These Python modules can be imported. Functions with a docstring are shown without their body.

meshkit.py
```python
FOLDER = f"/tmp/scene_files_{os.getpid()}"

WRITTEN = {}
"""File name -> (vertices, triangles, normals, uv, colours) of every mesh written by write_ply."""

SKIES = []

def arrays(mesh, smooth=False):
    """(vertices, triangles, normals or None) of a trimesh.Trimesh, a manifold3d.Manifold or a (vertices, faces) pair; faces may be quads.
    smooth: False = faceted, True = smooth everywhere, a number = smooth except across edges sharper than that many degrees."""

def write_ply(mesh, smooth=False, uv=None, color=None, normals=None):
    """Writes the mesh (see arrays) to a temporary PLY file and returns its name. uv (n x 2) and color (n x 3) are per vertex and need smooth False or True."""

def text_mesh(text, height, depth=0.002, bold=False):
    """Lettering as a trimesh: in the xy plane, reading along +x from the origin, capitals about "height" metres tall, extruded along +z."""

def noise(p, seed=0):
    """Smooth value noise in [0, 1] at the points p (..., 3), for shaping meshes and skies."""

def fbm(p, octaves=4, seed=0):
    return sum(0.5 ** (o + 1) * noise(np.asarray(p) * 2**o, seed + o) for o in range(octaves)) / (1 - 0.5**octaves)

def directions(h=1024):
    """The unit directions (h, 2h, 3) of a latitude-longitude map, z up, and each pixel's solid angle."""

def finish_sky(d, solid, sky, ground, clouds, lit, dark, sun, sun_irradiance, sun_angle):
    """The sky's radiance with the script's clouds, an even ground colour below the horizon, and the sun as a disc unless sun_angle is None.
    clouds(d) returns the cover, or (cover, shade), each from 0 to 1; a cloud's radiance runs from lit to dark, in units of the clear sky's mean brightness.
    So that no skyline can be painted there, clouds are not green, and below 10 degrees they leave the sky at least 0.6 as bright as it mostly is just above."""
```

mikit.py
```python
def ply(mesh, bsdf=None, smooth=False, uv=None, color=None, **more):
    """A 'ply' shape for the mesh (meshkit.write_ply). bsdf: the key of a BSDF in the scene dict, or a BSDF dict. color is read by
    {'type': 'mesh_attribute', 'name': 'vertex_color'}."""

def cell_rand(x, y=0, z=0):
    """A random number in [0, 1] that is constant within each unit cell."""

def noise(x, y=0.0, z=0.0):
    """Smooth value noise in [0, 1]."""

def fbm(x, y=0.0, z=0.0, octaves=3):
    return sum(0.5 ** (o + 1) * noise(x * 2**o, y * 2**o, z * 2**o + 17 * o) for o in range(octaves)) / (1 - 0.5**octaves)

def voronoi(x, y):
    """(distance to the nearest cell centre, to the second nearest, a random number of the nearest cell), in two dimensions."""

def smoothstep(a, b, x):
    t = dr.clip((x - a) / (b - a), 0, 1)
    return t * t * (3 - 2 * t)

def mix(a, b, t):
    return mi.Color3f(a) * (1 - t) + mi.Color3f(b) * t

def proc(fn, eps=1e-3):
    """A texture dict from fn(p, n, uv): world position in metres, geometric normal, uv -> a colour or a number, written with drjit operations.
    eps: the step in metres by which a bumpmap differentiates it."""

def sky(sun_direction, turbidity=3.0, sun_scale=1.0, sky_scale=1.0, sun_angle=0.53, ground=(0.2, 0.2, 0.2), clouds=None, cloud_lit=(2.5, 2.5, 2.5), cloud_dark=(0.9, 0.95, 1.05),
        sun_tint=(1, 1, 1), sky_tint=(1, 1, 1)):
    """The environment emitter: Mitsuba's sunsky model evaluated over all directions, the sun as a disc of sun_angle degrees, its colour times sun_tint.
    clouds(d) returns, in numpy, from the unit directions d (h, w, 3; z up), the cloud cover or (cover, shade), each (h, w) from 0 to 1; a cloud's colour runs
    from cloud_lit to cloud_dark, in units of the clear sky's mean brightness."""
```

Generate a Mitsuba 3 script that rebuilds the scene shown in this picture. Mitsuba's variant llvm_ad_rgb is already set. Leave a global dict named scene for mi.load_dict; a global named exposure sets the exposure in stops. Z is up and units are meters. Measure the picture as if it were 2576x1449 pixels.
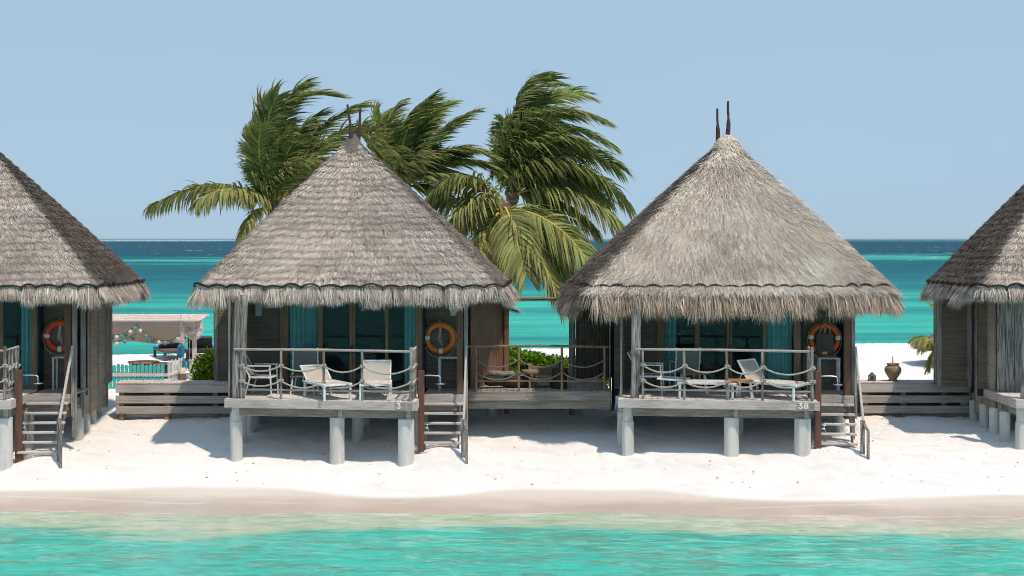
import math, random
import numpy as np, trimesh, drjit as dr, mitsuba as mi, mikit, meshkit
from shapely.geometry import Polygon, LineString
from mikit import noise, fbm, smoothstep, mix, cell_rand, voronoi

random.seed(7)
rng = np.random.default_rng(11)
T = mi.ScalarTransform4f
scene, labels = {}, {}

# ---------------------------------------------------------------- camera, sky, exposure
FPX, CAM_Z, HORIZON = 1500.0, 5.25, 239.3            # focal length in pixels, eye height, row of the horizon
scene['camera'] = {'type': 'perspective', 'fov': math.degrees(2 * math.atan(512 / FPX)), 'fov_axis': 'x',
                   'principal_point_offset_y': (288 - HORIZON) / 576,
                   'near_clip': 0.5, 'far_clip': 200000.0,
                   'to_world': T().look_at(origin=[0, 0, CAM_Z], target=[0, 1, CAM_Z], up=[0, 0, 1])}
SUN = (0.36, -0.46, 1.0)
scene['sky'] = mikit.sky(SUN, turbidity=3.0, sun_scale=.86, sky_scale=1.0, sun_tint=(.98, .975, 1.02), ground=(0.25, 0.32, 0.34),
                         clouds=lambda d: 0.79 + .12 * (meshkit.fbm(d * np.array([5, 5, 11.]), 3, 4) - .5), cloud_lit=(1.70, 2.36, 2.98))
exposure = 1.3

# ---------------------------------------------------------------- helpers
def numbered(name):
    key, n = name, 0
    while key in scene or key in labels or any(k.startswith(key + '__') for k in scene):
        n += 1
        key = f'{name}_{n:03d}'
    return key

def tag(key, label=None, cat=None, group=None, kind=None):
    d = labels.setdefault(key, {})
    for a, b in (('label', label), ('category', cat), ('group', group), ('kind', kind)):
        if b: d[a] = b
    return key

_used = {}
def thing(name, label, cat, group=None):
    n = _used.get(name, -1) + 1
    _used[name] = n
    key = name if n == 0 else f'{name}_{n:03d}'
    return tag(key, label, cat, group)

_count = {}
def add(parent, name, mesh, mat, smooth=False, color=None, kind=None, label=None):
    full = parent + '__' + name if parent else name
    n = _count.get(full, -1) + 1
    _count[full] = n
    key = full if n == 0 else f'{full}_{n:03d}'
    if isinstance(mesh, MB): mesh = mesh.mesh()
    scene[key] = mikit.ply(mesh, mat, smooth=smooth, color=color)
    if kind or label: tag(key, label=label, kind=kind)
    return key

_cb = None
def _chamfer_topology():
    global _cb
    pts = []
    for s in np.ndindex(2, 2, 2):
        s = np.array(s) * 2 - 1
        for k in range(3):
            p = s * 0.9
            p = p.astype(float); p[k] = s[k]
            pts.append(p)
    pts = np.array(pts)
    h = trimesh.convex.convex_hull(pts)
    idx = [int(np.argmin(np.abs(pts - v).sum(1))) for v in h.vertices]
    f = np.array([[idx[a] for a in t] for t in h.faces])
    _cb = (np.sign(pts), np.array([[1 if abs(p[k]) > 0.95 else 0 for k in range(3)] for p in pts]), f)
_chamfer_topology()
_BV = np.array([[x, y, z] for x in (-1, 1) for y in (-1, 1) for z in (-1, 1)], float)
_BF = trimesh.convex.convex_hull(_BV)
_BF = np.array([[int(np.argmin(np.abs(_BV - _BF.vertices[a]).sum(1))) for a in t] for t in _BF.faces])

class MB:
    """collects pieces of ONE mesh, in local coordinates of an optional frame"""
    def __init__(self, frame=None):
        self.v, self.f, self.n, self.frame = [], [], 0, frame
    def put(self, v, f):
        self.v.append(np.asarray(v, float)); self.f.append(np.asarray(f, int) + self.n); self.n += len(v)
        return self
    def box(self, lo, hi, ch=0.0, M=None):
        lo, hi = np.array(lo, float), np.array(hi, float)
        c, h = (lo + hi) / 2, np.abs(hi - lo) / 2
        if ch > 0:
            ch = min(ch, h.min() * 0.6)
            s, on, f = _cb
            v = s * np.where(on == 1, h, h - ch)
        else:
            v, f = _BV * h, _BF
        v = v + c
        if M is not None: v = v @ M[:3, :3].T + M[:3, 3]
        return self.put(v, f)
    def bar(self, p, q, w, t, up=(0, 0, 1), ch=0.006):
        """a board from p to q, w wide (across) and t thick (along up)"""
        p, q = np.array(p, float), np.array(q, float)
        d = q - p; L = np.linalg.norm(d); d /= L
        a = np.cross(d, up); 
        if np.linalg.norm(a) < 1e-6: a = np.cross(d, (0, 1, 0))
        a /= np.linalg.norm(a); b = np.cross(a, d)
        M = np.eye(4); M[:3, 0], M[:3, 1], M[:3, 2], M[:3, 3] = d, a, b, (p + q) / 2
        return self.box((-L / 2, -w / 2, -t / 2), (L / 2, w / 2, t / 2), ch, M)
    def tube(self, pts, r, sides=8):
        p = np.asarray(pts, float)
        t = np.gradient(p, axis=0); t /= np.linalg.norm(t, axis=1, keepdims=True) + 1e-12
        ref = np.array([0, 0, 1.0]) if np.abs(t[:, 2]).max() < 0.9 else (np.array([1.0, 0.02, 0]) if np.abs(t[:, 0]).max() < 0.9 else np.array([0.1, 1.0, 0]))
        a = np.cross(t, ref); a /= np.linalg.norm(a, axis=1, keepdims=True) + 1e-12
        b = np.cross(t, a)
        ang = np.arange(sides) * 2 * np.pi / sides
        r = np.broadcast_to(r, (len(p),))
        v = (p[:, None] + r[:, None, None] * (np.cos(ang)[None, :, None] * a[:, None] + np.sin(ang)[None, :, None] * b[:, None])).reshape(-1, 3)
        i, j = np.meshgrid(np.arange(len(p) - 1), np.arange(sides), indexing='ij')
        q = np.stack([i * sides + j, i * sides + (j + 1) % sides, (i + 1) * sides + (j + 1) % sides, (i + 1) * sides + j], -1).reshape(-1, 4)
        f = np.vstack([q[:, [0, 1, 2]], q[:, [0, 2, 3]]])
        n = len(v); e = (len(p) - 1) * sides
        v = np.vstack([v, p[0], p[-1]])
        k = np.arange(sides)
        f = np.vstack([f, np.stack([np.full(sides, n), (k + 1) % sides, k], 1), np.stack([np.full(sides, n + 1), e + k, e + (k + 1) % sides], 1)])
        return self.put(v, f)
    def lathe(self, prof, c, sides=20):
        prof = np.array(prof, float)
        ang = np.arange(sides) * 2 * np.pi / sides
        v = np.stack([prof[:, None, 0] * np.cos(ang), prof[:, None, 0] * np.sin(ang), np.broadcast_to(prof[:, None, 1], (len(prof), sides))], -1).reshape(-1, 3) + np.array(c, float)
        i, j = np.meshgrid(np.arange(len(prof) - 1), np.arange(sides), indexing='ij')
        q = np.stack([i * sides + j, i * sides + (j + 1) % sides, (i + 1) * sides + (j + 1) % sides, (i + 1) * sides + j], -1).reshape(-1, 4)
        return self.put(v, np.vstack([q[:, [0, 1, 2]], q[:, [0, 2, 3]]]))
    def prism(self, poly, lo, hi, M=None):
        """a polygon in the xz plane of M, extruded along y from lo to hi"""
        m = trimesh.creation.extrude_polygon(Polygon(poly), hi - lo, engine='earcut')
        v = np.array(m.vertices)[:, [0, 2, 1]]; v[:, 1] = lo + v[:, 1]
        if M is not None: v = v @ M[:3, :3].T + M[:3, 3]
        return self.put(v, np.array(m.faces)[:, ::-1])
    def mesh(self):
        v = np.vstack(self.v)
        if self.frame is not None: v = self.frame(v)
        return trimesh.Trimesh(v, np.vstack(self.f), process=False)

def frame(ox, oy, deg, oz=0.0):
    """local (u right, v back, z up) -> world; positive deg turns the right end of the front towards the camera"""
    a = math.radians(deg); c, s = math.cos(a), math.sin(a)
    def f(v):
        v = np.asarray(v, float)
        return np.stack([ox + v[..., 0] * c + v[..., 1] * s, oy - v[..., 0] * s + v[..., 1] * c, oz + v[..., 2]], -1)
    return f

def D(x, y, d):
    """a point seen at x, y on the 2576 pixel wide survey sheet, d metres away -> world (used to set things out)"""
    return np.array([(x / 2.5156 - 512) * d / FPX, d, CAM_Z - (y / 2.5156 - HORIZON) * d / FPX])

def blades(B, d, S, N, L, W, lift, col, curl=0.0):
    """straw or leaf strips: n tapered strips of three triangles; returns vertices, faces, colours"""
    n = len(B)
    L, W, lift = (np.broadcast_to(x, (n,))[:, None] for x in (L, W, lift))
    mid = B + d * L * 0.55 + N * lift * 0.35
    tip = B + d * L + N * lift + np.array([0, 0, -1.0]) * curl * L
    v = np.stack([B - S * W * 0.42, B + S * W * 0.42, mid - S * W * 0.5, mid + S * W * 0.5, tip], 1).reshape(-1, 3)
    o = (np.arange(n) * 5)[:, None]
    f = np.concatenate([o + [0, 1, 3], o + [0, 3, 2], o + [2, 3, 4]], 0)
    return v, f, np.repeat(col, 5, 0)

# ---------------------------------------------------------------- materials
def rgb(*c): return {'type': 'rgb', 'value': list(c)}
def two(d): return {'type': 'twosided', 'bsdf': d}
def pr(color, rough=0.7, spec=0.3, **more):
    return two({'type': 'principled', 'base_color': color if isinstance(color, dict) else rgb(*color), 'roughness': rough, 'specular': spec, **more})
def mat(name, d): scene['mat_' + name] = d; return 'mat_' + name

def wood(base, dark, axis, scale=1.0, amount=1.0):
    def fn(p, n, uv):
        q = [p.x * 9, p.y * 9, p.z * 9]
        k = {'x': 0, 'y': 1, 'z': 2}[axis]
        q[k] = q[k] * 0.06
        g = fbm(q[0] * scale * 4, q[1] * scale * 4, q[2] * scale * 4, 3)
        s = fbm(p.x * 1.7, p.y * 1.7, p.z * 1.7 + 9, 2)
        t = dr.clip((g - 0.3) * 1.6 * amount + (s - 0.5) * 0.9, 0, 1)
        return mix(base, dark, t)
    return mikit.proc(fn)

GX1 = mat('grey_wood_a', pr(wood((.53, .485, .465), (.30, .275, .262), 'x'), .85, .15))
GXL = mat('bleached_planks', pr(wood((.56, .53, .505), (.40, .375, .355), 'y'), .85, .15))
GX2 = mat('grey_wood_b', pr(wood((.45, .41, .385), (.24, .215, .20), 'x'), .85, .15))
GX3 = mat('grey_wood_c', pr(wood((.32, .29, .26), (.15, .125, .105), 'x'), .85, .15))
GZ1 = mat('grey_post', pr(wood((.36, .34, .32), (.11, .10, .095), 'z', 1.6, 1.5), .85, .15))
GZ2 = mat('grey_plank_upright', pr(wood((.30, .28, .26), (.12, .105, .095), 'z', 1.2), .85, .15))
DX = mat('dark_cladding', pr(wood((.20, .16, .13), (.10, .08, .065), 'x'), .8, .15))
LX = mat('lap_cladding', pr(wood((.42, .35, .28), (.21, .17, .135), 'y'), .85, .12))
BZ = mat('brown_wood', pr(wood((.235, .125, .07), (.12, .06, .035), 'z', 1.0), .6, .3))
RZ = mat('red_brown_wood', pr(wood((.15, .075, .055), (.085, .045, .035), 'z', 1.0), .65, .3))
FR = mat('frame_wood', pr(wood((.27, .17, .11), (.14, .085, .055), 'z', 1.0), .6, .3))
POLE = mat('dark_pole', pr((.075, .04, .032), .6, .3))

def pile_fn(p, n, uv):
    s = fbm(p.x * 3, p.y * 3, p.z * 0.9, 3)
    f = fbm(p.x * 22, p.y * 22, p.z * 22, 2)
    s = s * .6 + .4 * noise(p.x * 16, p.y * 16, p.z * .7)
    c = mix((.60, .60, .585), (.43, .425, .40), dr.clip((s - .38) * 2.4, 0, 1))
    return c * (.93 + .14 * f)
PILE = mat('concrete', pr(mikit.proc(pile_fn), .85, .2))

def rope_fn(p, n, uv):
    return mix((.50, .46, .41), (.34, .30, .26), fbm(p.x * 30, p.y * 30, p.z * 30, 2))
ROPE = mat('rope', pr(mikit.proc(rope_fn), .9, .1))
STRAW = mat('thatch', pr({'type': 'mesh_attribute', 'name': 'vertex_color'}, .85, .12))
CORE = mat('thatch_core', pr((.13, .11, .095), .95, .05))
BIND = mat('binding', pr((.045, .036, .032), .9, .1))
GLASS = mat('glass', {'type': 'thindielectric', 'int_ior': 1.27})
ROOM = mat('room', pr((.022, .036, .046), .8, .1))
def curtain_fn(p, n, uv):
    return mix((.135, .40, .42), (.085, .29, .32), noise(p.x * 14, 0, p.z * .6))
CURT = mat('curtain', pr(mikit.proc(curtain_fn), .9, .1))
WHITE = mat('white_frame', pr((.74, .76, .77), .35, .5))
def sling_fn(p, n, uv):
    return mix((.52, .485, .445), (.46, .43, .40), noise(p.x * 60, p.y * 60, p.z * 60))
SLING = mat('sling', pr(mikit.proc(sling_fn), .85, .2))
GSLING = mat('grey_sling', pr((.20, .20, .19), .85, .2))
TABLE = mat('orange_wood', pr(wood((.46, .22, .09), (.30, .13, .055), 'x'), .5, .4))
def ring_fn(p, n, uv):
    return mix((.74, .20, .022), (.60, .14, .018), fbm(p.x * 9, p.y * 9, p.z * 9, 2))
RING = mat('ring_orange', pr(mikit.proc(ring_fn), .45, .45))
RINGD = mat('ring_orange_red', pr((.60, .115, .018), .45, .45))
RED = mat('ring_red', pr((.62, .065, .02), .45, .45))
BAND = mat('ring_band', pr((.78, .78, .76), .5, .4))
BAG = mat('dark_cloth', pr((.10, .09, .085), .9, .1))
CHROME = mat('chrome', two({'type': 'roughconductor', 'material': 'Cr', 'alpha': .18}))
NUM = mat('number_paint', pr((.86, .83, .76), .6, .3))
PLATE = mat('number_plate', pr((.27, .265, .255), .6, .3))
LAMP = mat('lamp_grey', pr((.46, .48, .48), .5, .4))
def pot_fn(p, n, uv):
    return mix((.40, .30, .19), (.26, .19, .12), fbm(p.x * 7, p.y * 7, p.z * 12, 3))
POT = mat('pot_clay', pr(mikit.proc(pot_fn), .75, .25))
LANT = mat('lantern_metal', pr((.16, .115, .085), .55, .4))
PINK = mat('pink_paint', pr(wood((.68, .58, .55), (.52, .43, .41), 'x'), .7, .3))
CANVAS = mat('canvas', pr((.46, .38, .30), .9, .1))
PICK = mat('picket_turquoise', pr(wood((.10, .50, .46), (.08, .40, .38), 'z'), .6, .3))
PICKW = mat('picket_white', pr(wood((.66, .66, .62), (.48, .48, .45), 'z'), .6, .3))
BLUE = mat('buoy_blue', pr((.012, .16, .25), .45, .5))
NAVY = mat('navy_paint', pr((.025, .05, .10), .5, .4))
BULBW = mat('bulb_white', pr((.72, .66, .56), .4, .4))
BULBT = mat('bulb_teal', pr((.07, .36, .40), .4, .4))
BULBD = mat('bulb_dark', pr((.06, .13, .16), .4, .4))
WICK = mat('wicker_dark', pr((.105, .085, .08), .7, .3))
CUSH = mat('cushion_cyan', pr((.04, .52, .66), .8, .2))
YEL = mat('yellow_paint', pr((.62, .55, .36), .7, .2))
ROSE = mat('rose_paint', pr((.74, .46, .44), .7, .2))
DRIFT = mat('driftwood', pr(wood((.27, .20, .14), (.11, .08, .06), 'x'), .85, .15))
DARKW = mat('dark_stump', pr((.055, .045, .04), .85, .15))

def leaf(r, t):
    return {'type': 'principledthin', 'base_color': {'type': 'mesh_attribute', 'name': 'vertex_color'}, 'roughness': r, 'diff_trans': t, 'spec_tint': 0.0, 'spec_trans': 0.0}
LEAF = mat('palm_leaf', leaf(.30, .62))
BUSH = mat('bush_leaf', leaf(.5, .6))
RIB = mat('palm_rib', pr((.60, .46, .11), .55, .3))
def trunk_fn(p, n, uv):
    return mix((.24, .18, .13), (.13, .095, .07), dr.clip(fbm(p.x * 3, p.y * 3, p.z * 14, 3) * 1.4 - .2, 0, 1))
TRUNK = mat('palm_trunk', pr(mikit.proc(trunk_fn), .9, .1))

# ---------------------------------------------------------------- setting: sand and sea
def shore(x): return 28.72 - .02 * x + .10 * np.sin(x * .55 + 1.0) + .07 * np.sin(x * 1.3)
MOUNDS = ((-9.92, 32.0, .25), (-1.48, 32.05, .24), (6.85, 31.9, .15))      # sand drifted against the foot of each stair
def sand_height(x, y):
    x, y = np.broadcast_arrays(np.asarray(x, float), np.asarray(y, float))
    t = y - shore(x)
    s = np.clip(.18 + .006 * (x + 2), .12, .28)
    z3 = 3.0 * s
    k = np.array
    def sm(a, b, q): q = np.clip((q - a) / (b - a), 0, 1); return q * q * (3 - 2 * q)
    z = np.where(t < 3, s * t, z3 + (1.05 - z3) * np.clip((t - 3) / 3.7, 0, 1))
    yc = 51.9 + .155 * x
    yc = np.clip(yc, 49, 57)
    zc = 5.25 - (109.6 - .42 * np.clip(x, -16, 20)) * yc / FPX
    up = np.clip((y - shore(x) - 6.7) / np.maximum(yc - shore(x) - 6.7, 1), 0, 1)
    z = np.where(t > 6.7, 1.05 + (zc - 1.05) * (1 - (1 - up) ** 1.7), z)
    z = np.where(y > yc, zc - (y - yc) * .10 - ((y - yc) ** 2) * .012, z)
    z = np.where(t < 0, .10 * t, z)
    z = np.maximum(z, -4)
    for mx, my, a in MOUNDS: z = z + a * np.exp(-.5 * (((x - mx) / .50) ** 2 + ((y - my) / .62) ** 2))
    return z
def grid(xs, ys, zf):
    X, Y = np.meshgrid(xs, ys)
    Z = zf(X, Y)
    v = np.stack([X, Y, Z], -1).reshape(-1, 3)
    i, j = np.meshgrid(np.arange(len(ys) - 1), np.arange(len(xs) - 1), indexing='ij')
    a = i * len(xs) + j
    q = np.stack([a, a + 1, a + len(xs) + 1, a + len(xs)], -1).reshape(-1, 4)
    return trimesh.Trimesh(v, np.vstack([q[:, [0, 1, 2]], q[:, [0, 2, 3]]]), process=False)
def sand_z(X, Y):
    z = sand_height(X, Y)
    p = np.stack([X, Y, 0 * X], -1)
    dry = np.clip((z - .22) / .25, 0, 1)
    z = z + dry * ((meshkit.fbm(p * 1.3, 3, 5) - .5) * .07 + (meshkit.fbm(p * 5.0, 2, 9) - .5) * .038)
    foot = meshkit.noise(p * np.array([4.4, 3.4, 1]), 21)
    return z - dry * .024 * np.clip((foot - .66) * 5, 0, 1)
xs = np.concatenate([np.linspace(-120, -18, 40)[:-1], np.linspace(-18, 18, 520), np.linspace(18, 120, 40)[1:]])
ys = np.concatenate([np.linspace(20, 27.5, 8)[:-1], np.linspace(27.5, 38, 230)[:-1], np.linspace(38, 58, 90), np.linspace(58, 76, 12)[1:]])
def sand_fn(p, n, uv):
    w = fbm(p.x * 1.1, p.y * 2.2, 3, 3)
    big = fbm(p.x * .35, p.y * .6, 8, 2)
    grain = fbm(p.x * 40, p.y * 40, p.z * 40, 2)
    dry = mix((.755, .745, .74), (.665, .65, .64), dr.clip((w - .5) * 2, 0, 1)) * (.94 + .12 * grain)
    wz = smoothstep(.02, .20, p.z + (w - .5) * .10)
    wet = mix((.445, .375, .32), (.52, .44, .375), w) * (1 - wz) + mi.Color3f(.62, .555, .495) * wz
    edge = .195 + (big - .5) * .13 + .02 * dr.sin(p.x * .8)
    line = .045 + .085 * noise(p.x * .28, 3.0) + .02 * fbm(p.x * 2.2, 7.0, 1, 2)
    sw = dr.exp(-dr.square((p.z - line) / .0055)) * smoothstep(.35, .6, noise(p.x * .9, 5.5))
    line2 = .10 + .09 * noise(p.x * .22 + 9, 8.0)
    sw = sw + .6 * dr.exp(-dr.square((p.z - line2) / .004)) * smoothstep(.4, .65, noise(p.x * .7, 15.5))
    wet = wet * (1 - .55 * dr.clip(sw, 0, 1)) + mi.Color3f(.70, .67, .64) * .55 * dr.clip(sw, 0, 1)
    t = smoothstep(edge - .020, edge + .035, p.z)
    return mix((1, 1, 1), (0, 0, 0), t) * wet + mix((0, 0, 0), (1, 1, 1), t) * dry
def sand_rough(p, n, uv):
    return .35 + .55 * smoothstep(.13, .2, p.z)
def sand_bump(p, n, uv):
    return smoothstep(.15, .3, p.z) * (fbm(p.x * 9, p.y * 9, 0, 3) + .5 * fbm(p.x * 30, p.y * 30, 1, 2))
scene['mat_sand'] = two({'type': 'bumpmap', 'scale': .035, 'tex': mikit.proc(sand_bump, 4e-3),
    'bsdf': {'type': 'principled', 'base_color': mikit.proc(sand_fn), 'roughness': mikit.proc(sand_rough), 'specular': .35}})
add('', 'sand', grid(xs, ys, sand_z), 'mat_sand', smooth=True)
tag('sand', kind='structure')

def sea_fn(p, n, uv):
    t = (28.72 - .02 * p.x + .10 * dr.sin(p.x * .55 + 1.0)) - p.y          # metres off the near shore
    w = fbm(p.x * .8, p.y * 2.4, 4, 3) - .5
    w2 = fbm(p.x * .16, p.y * .4, 14, 2) - .5
    w3 = fbm(p.x * 2.2, p.y * 7.0, 24, 3) - .5
    tt = t + w * 1.1 + w2 * 2.3
    w4 = fbm(p.x * 4.5, p.y * 15.0, 34, 3) - .5
    tq = mix((.052, .475, .39), (.085, .31, .24), dr.clip(.30 + w * 1.6 + w3 * 2.0 + w4 * 1.5, 0, 1))
    pale = mix((.31, .43, .30), (.44, .50, .39), dr.clip(.5 + w3 * 2.5 + w4 * 2, 0, 1))
    near = mix((.50, .43, .36), pale, smoothstep(-.1, .75, tt))
    g = smoothstep(1.30, 2.15, tt + w3 * .9)
    near = near * (1 - g) + tq * g
    foam = dr.maximum(smoothstep(.60, .66, fbm(p.x * 1.3, p.y * 7, 5, 3)) * (1 - smoothstep(.1, .8, t + w)), .8 * smoothstep(.48, .56, noise(p.x * .7, 4.0)) * dr.exp(-dr.square((t - .10 - w * .5) / .05)))
    near = near * (1 - foam * .6) + mi.Color3f(.62, .62, .58) * foam * .6
    y = p.y
    m = fbm(p.x * .035, y * .05, 2, 3) - .5
    m2 = fbm(p.x * .012, y * .10, 7, 3) - .5
    yy = y * (1 + .34 * m + .10 * m2 - .0022 * dr.clip(p.x, -40, 30))
    far = mix((.042, .37, .315), (.028, .235, .235), smoothstep(.03, .22, m2 + .12 * smoothstep(95, 125, y)))
    b = smoothstep(110, 168, yy)
    far = far * (1 - b) + mi.Color3f(.016, .15, .18) * b
    b = smoothstep(165, 250, yy)
    far = far * (1 - b) + mi.Color3f(.012, .105, .14) * b
    b = smoothstep(345, 385, yy) * (1 - smoothstep(425, 470, yy))
    far = far * (1 - b * .85) + mi.Color3f(.05, .36, .30) * b * .85
    b = smoothstep(470, 560, yy)
    far = far * (1 - b) + mi.Color3f(.012, .066, .105) * b
    b = smoothstep(3000, 4200, y)
    far = far * (1 - b) + mi.Color3f(.05, .15, .20) * b
    c = smoothstep(.86, .88, fbm(p.x * .22, y * .045, 31, 2)) * .7 * smoothstep(160, 220, y) * (1 - smoothstep(900, 1500, y))
    far = far * (1 - c) + mi.Color3f(.55, .6, .6) * c
    c = .8 * smoothstep(.55, .60, fbm(p.x * .0016, 3, 8, 2)) * smoothstep(4300, 4600, y) * (1 - smoothstep(5600, 6000, y))
    far = far * (1 - c) + mi.Color3f(.75, .78, .78) * c
    st = fbm(p.x * .10, y * .42, 51, 3) - .5
    far = far * (1 + .55 * st * (1 - smoothstep(250, 500, y)))
    k = smoothstep(45, 55, y)
    return near * (1 - k) + far * k
def sea_bump(p, n, uv):
    a = fbm(p.x * 1.6 + 2 * noise(p.x * .5, p.y * .8), p.y * 4.2, 0, 3)
    b = fbm(p.x * .5, p.y * 1.4, 5, 2)
    return a * .055 + b * .10
def far_bump(p, n, uv):
    return (fbm(p.x * .35, p.y * .9, 3, 2) * .25 + fbm(p.x * .06, p.y * .16, 9, 2) * .9) * smoothstep(900, 300, p.y)
scene['mat_sea'] = two({'type': 'bumpmap', 'scale': 1.0, 'tex': mikit.proc(far_bump, 5e-2),
    'bsdf': {'type': 'principled', 'base_color': mikit.proc(sea_fn), 'roughness': .55, 'specular': .04}})
scene['mat_lagoon'] = two({'type': 'bumpmap', 'scale': 1.0, 'tex': mikit.proc(sea_bump, 2e-2),
    'bsdf': {'type': 'principled', 'base_color': mikit.proc(sea_fn), 'roughness': .20, 'specular': .20}})
ex = np.array([-60000, -8000, -1500, -400, -120, -60, -30, 0, 30, 60, 120, 400, 1500, 8000, 60000.])
ey = np.array([45, 60, 80, 120, 200, 400, 1000, 4000, 15000, 60000.])
add('', 'lagoon', grid(ex[3:-3], np.array([-400, -40, 0, 15, 25, 35, 45.]), lambda X, Y: 0 * X), 'mat_lagoon')
tag('lagoon', kind='structure')
add('', 'sea', grid(ex, ey, lambda X, Y: 0 * X), 'mat_sea')
tag('sea', kind='structure')

# bits of coral and weed on the dry sand
mb = MB()
for k in range(300):
    x, y = rng.uniform(-13, 13), rng.uniform(29.6, 36)
    z = float(sand_height(x, y))
    if z < .27: continue
    r = rng.uniform(.006, .019)
    m = trimesh.creation.icosphere(subdivisions=0, radius=1)
    v = np.array(m.vertices) * (1 + .5 * rng.standard_normal((12, 1)) * .4) * np.array([r * rng.uniform(1, 2.2), r, r * .7])
    mb.put(v + [x, y, z + .004], m.faces)
add('', 'beach_debris', mb, mat('debris', pr((.42, .34, .26), .9, .1)))
tag('beach_debris', 'small brown bits of coral and weed scattered over the dry white sand', 'debris', kind='stuff')

DECK = 1.865

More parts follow.
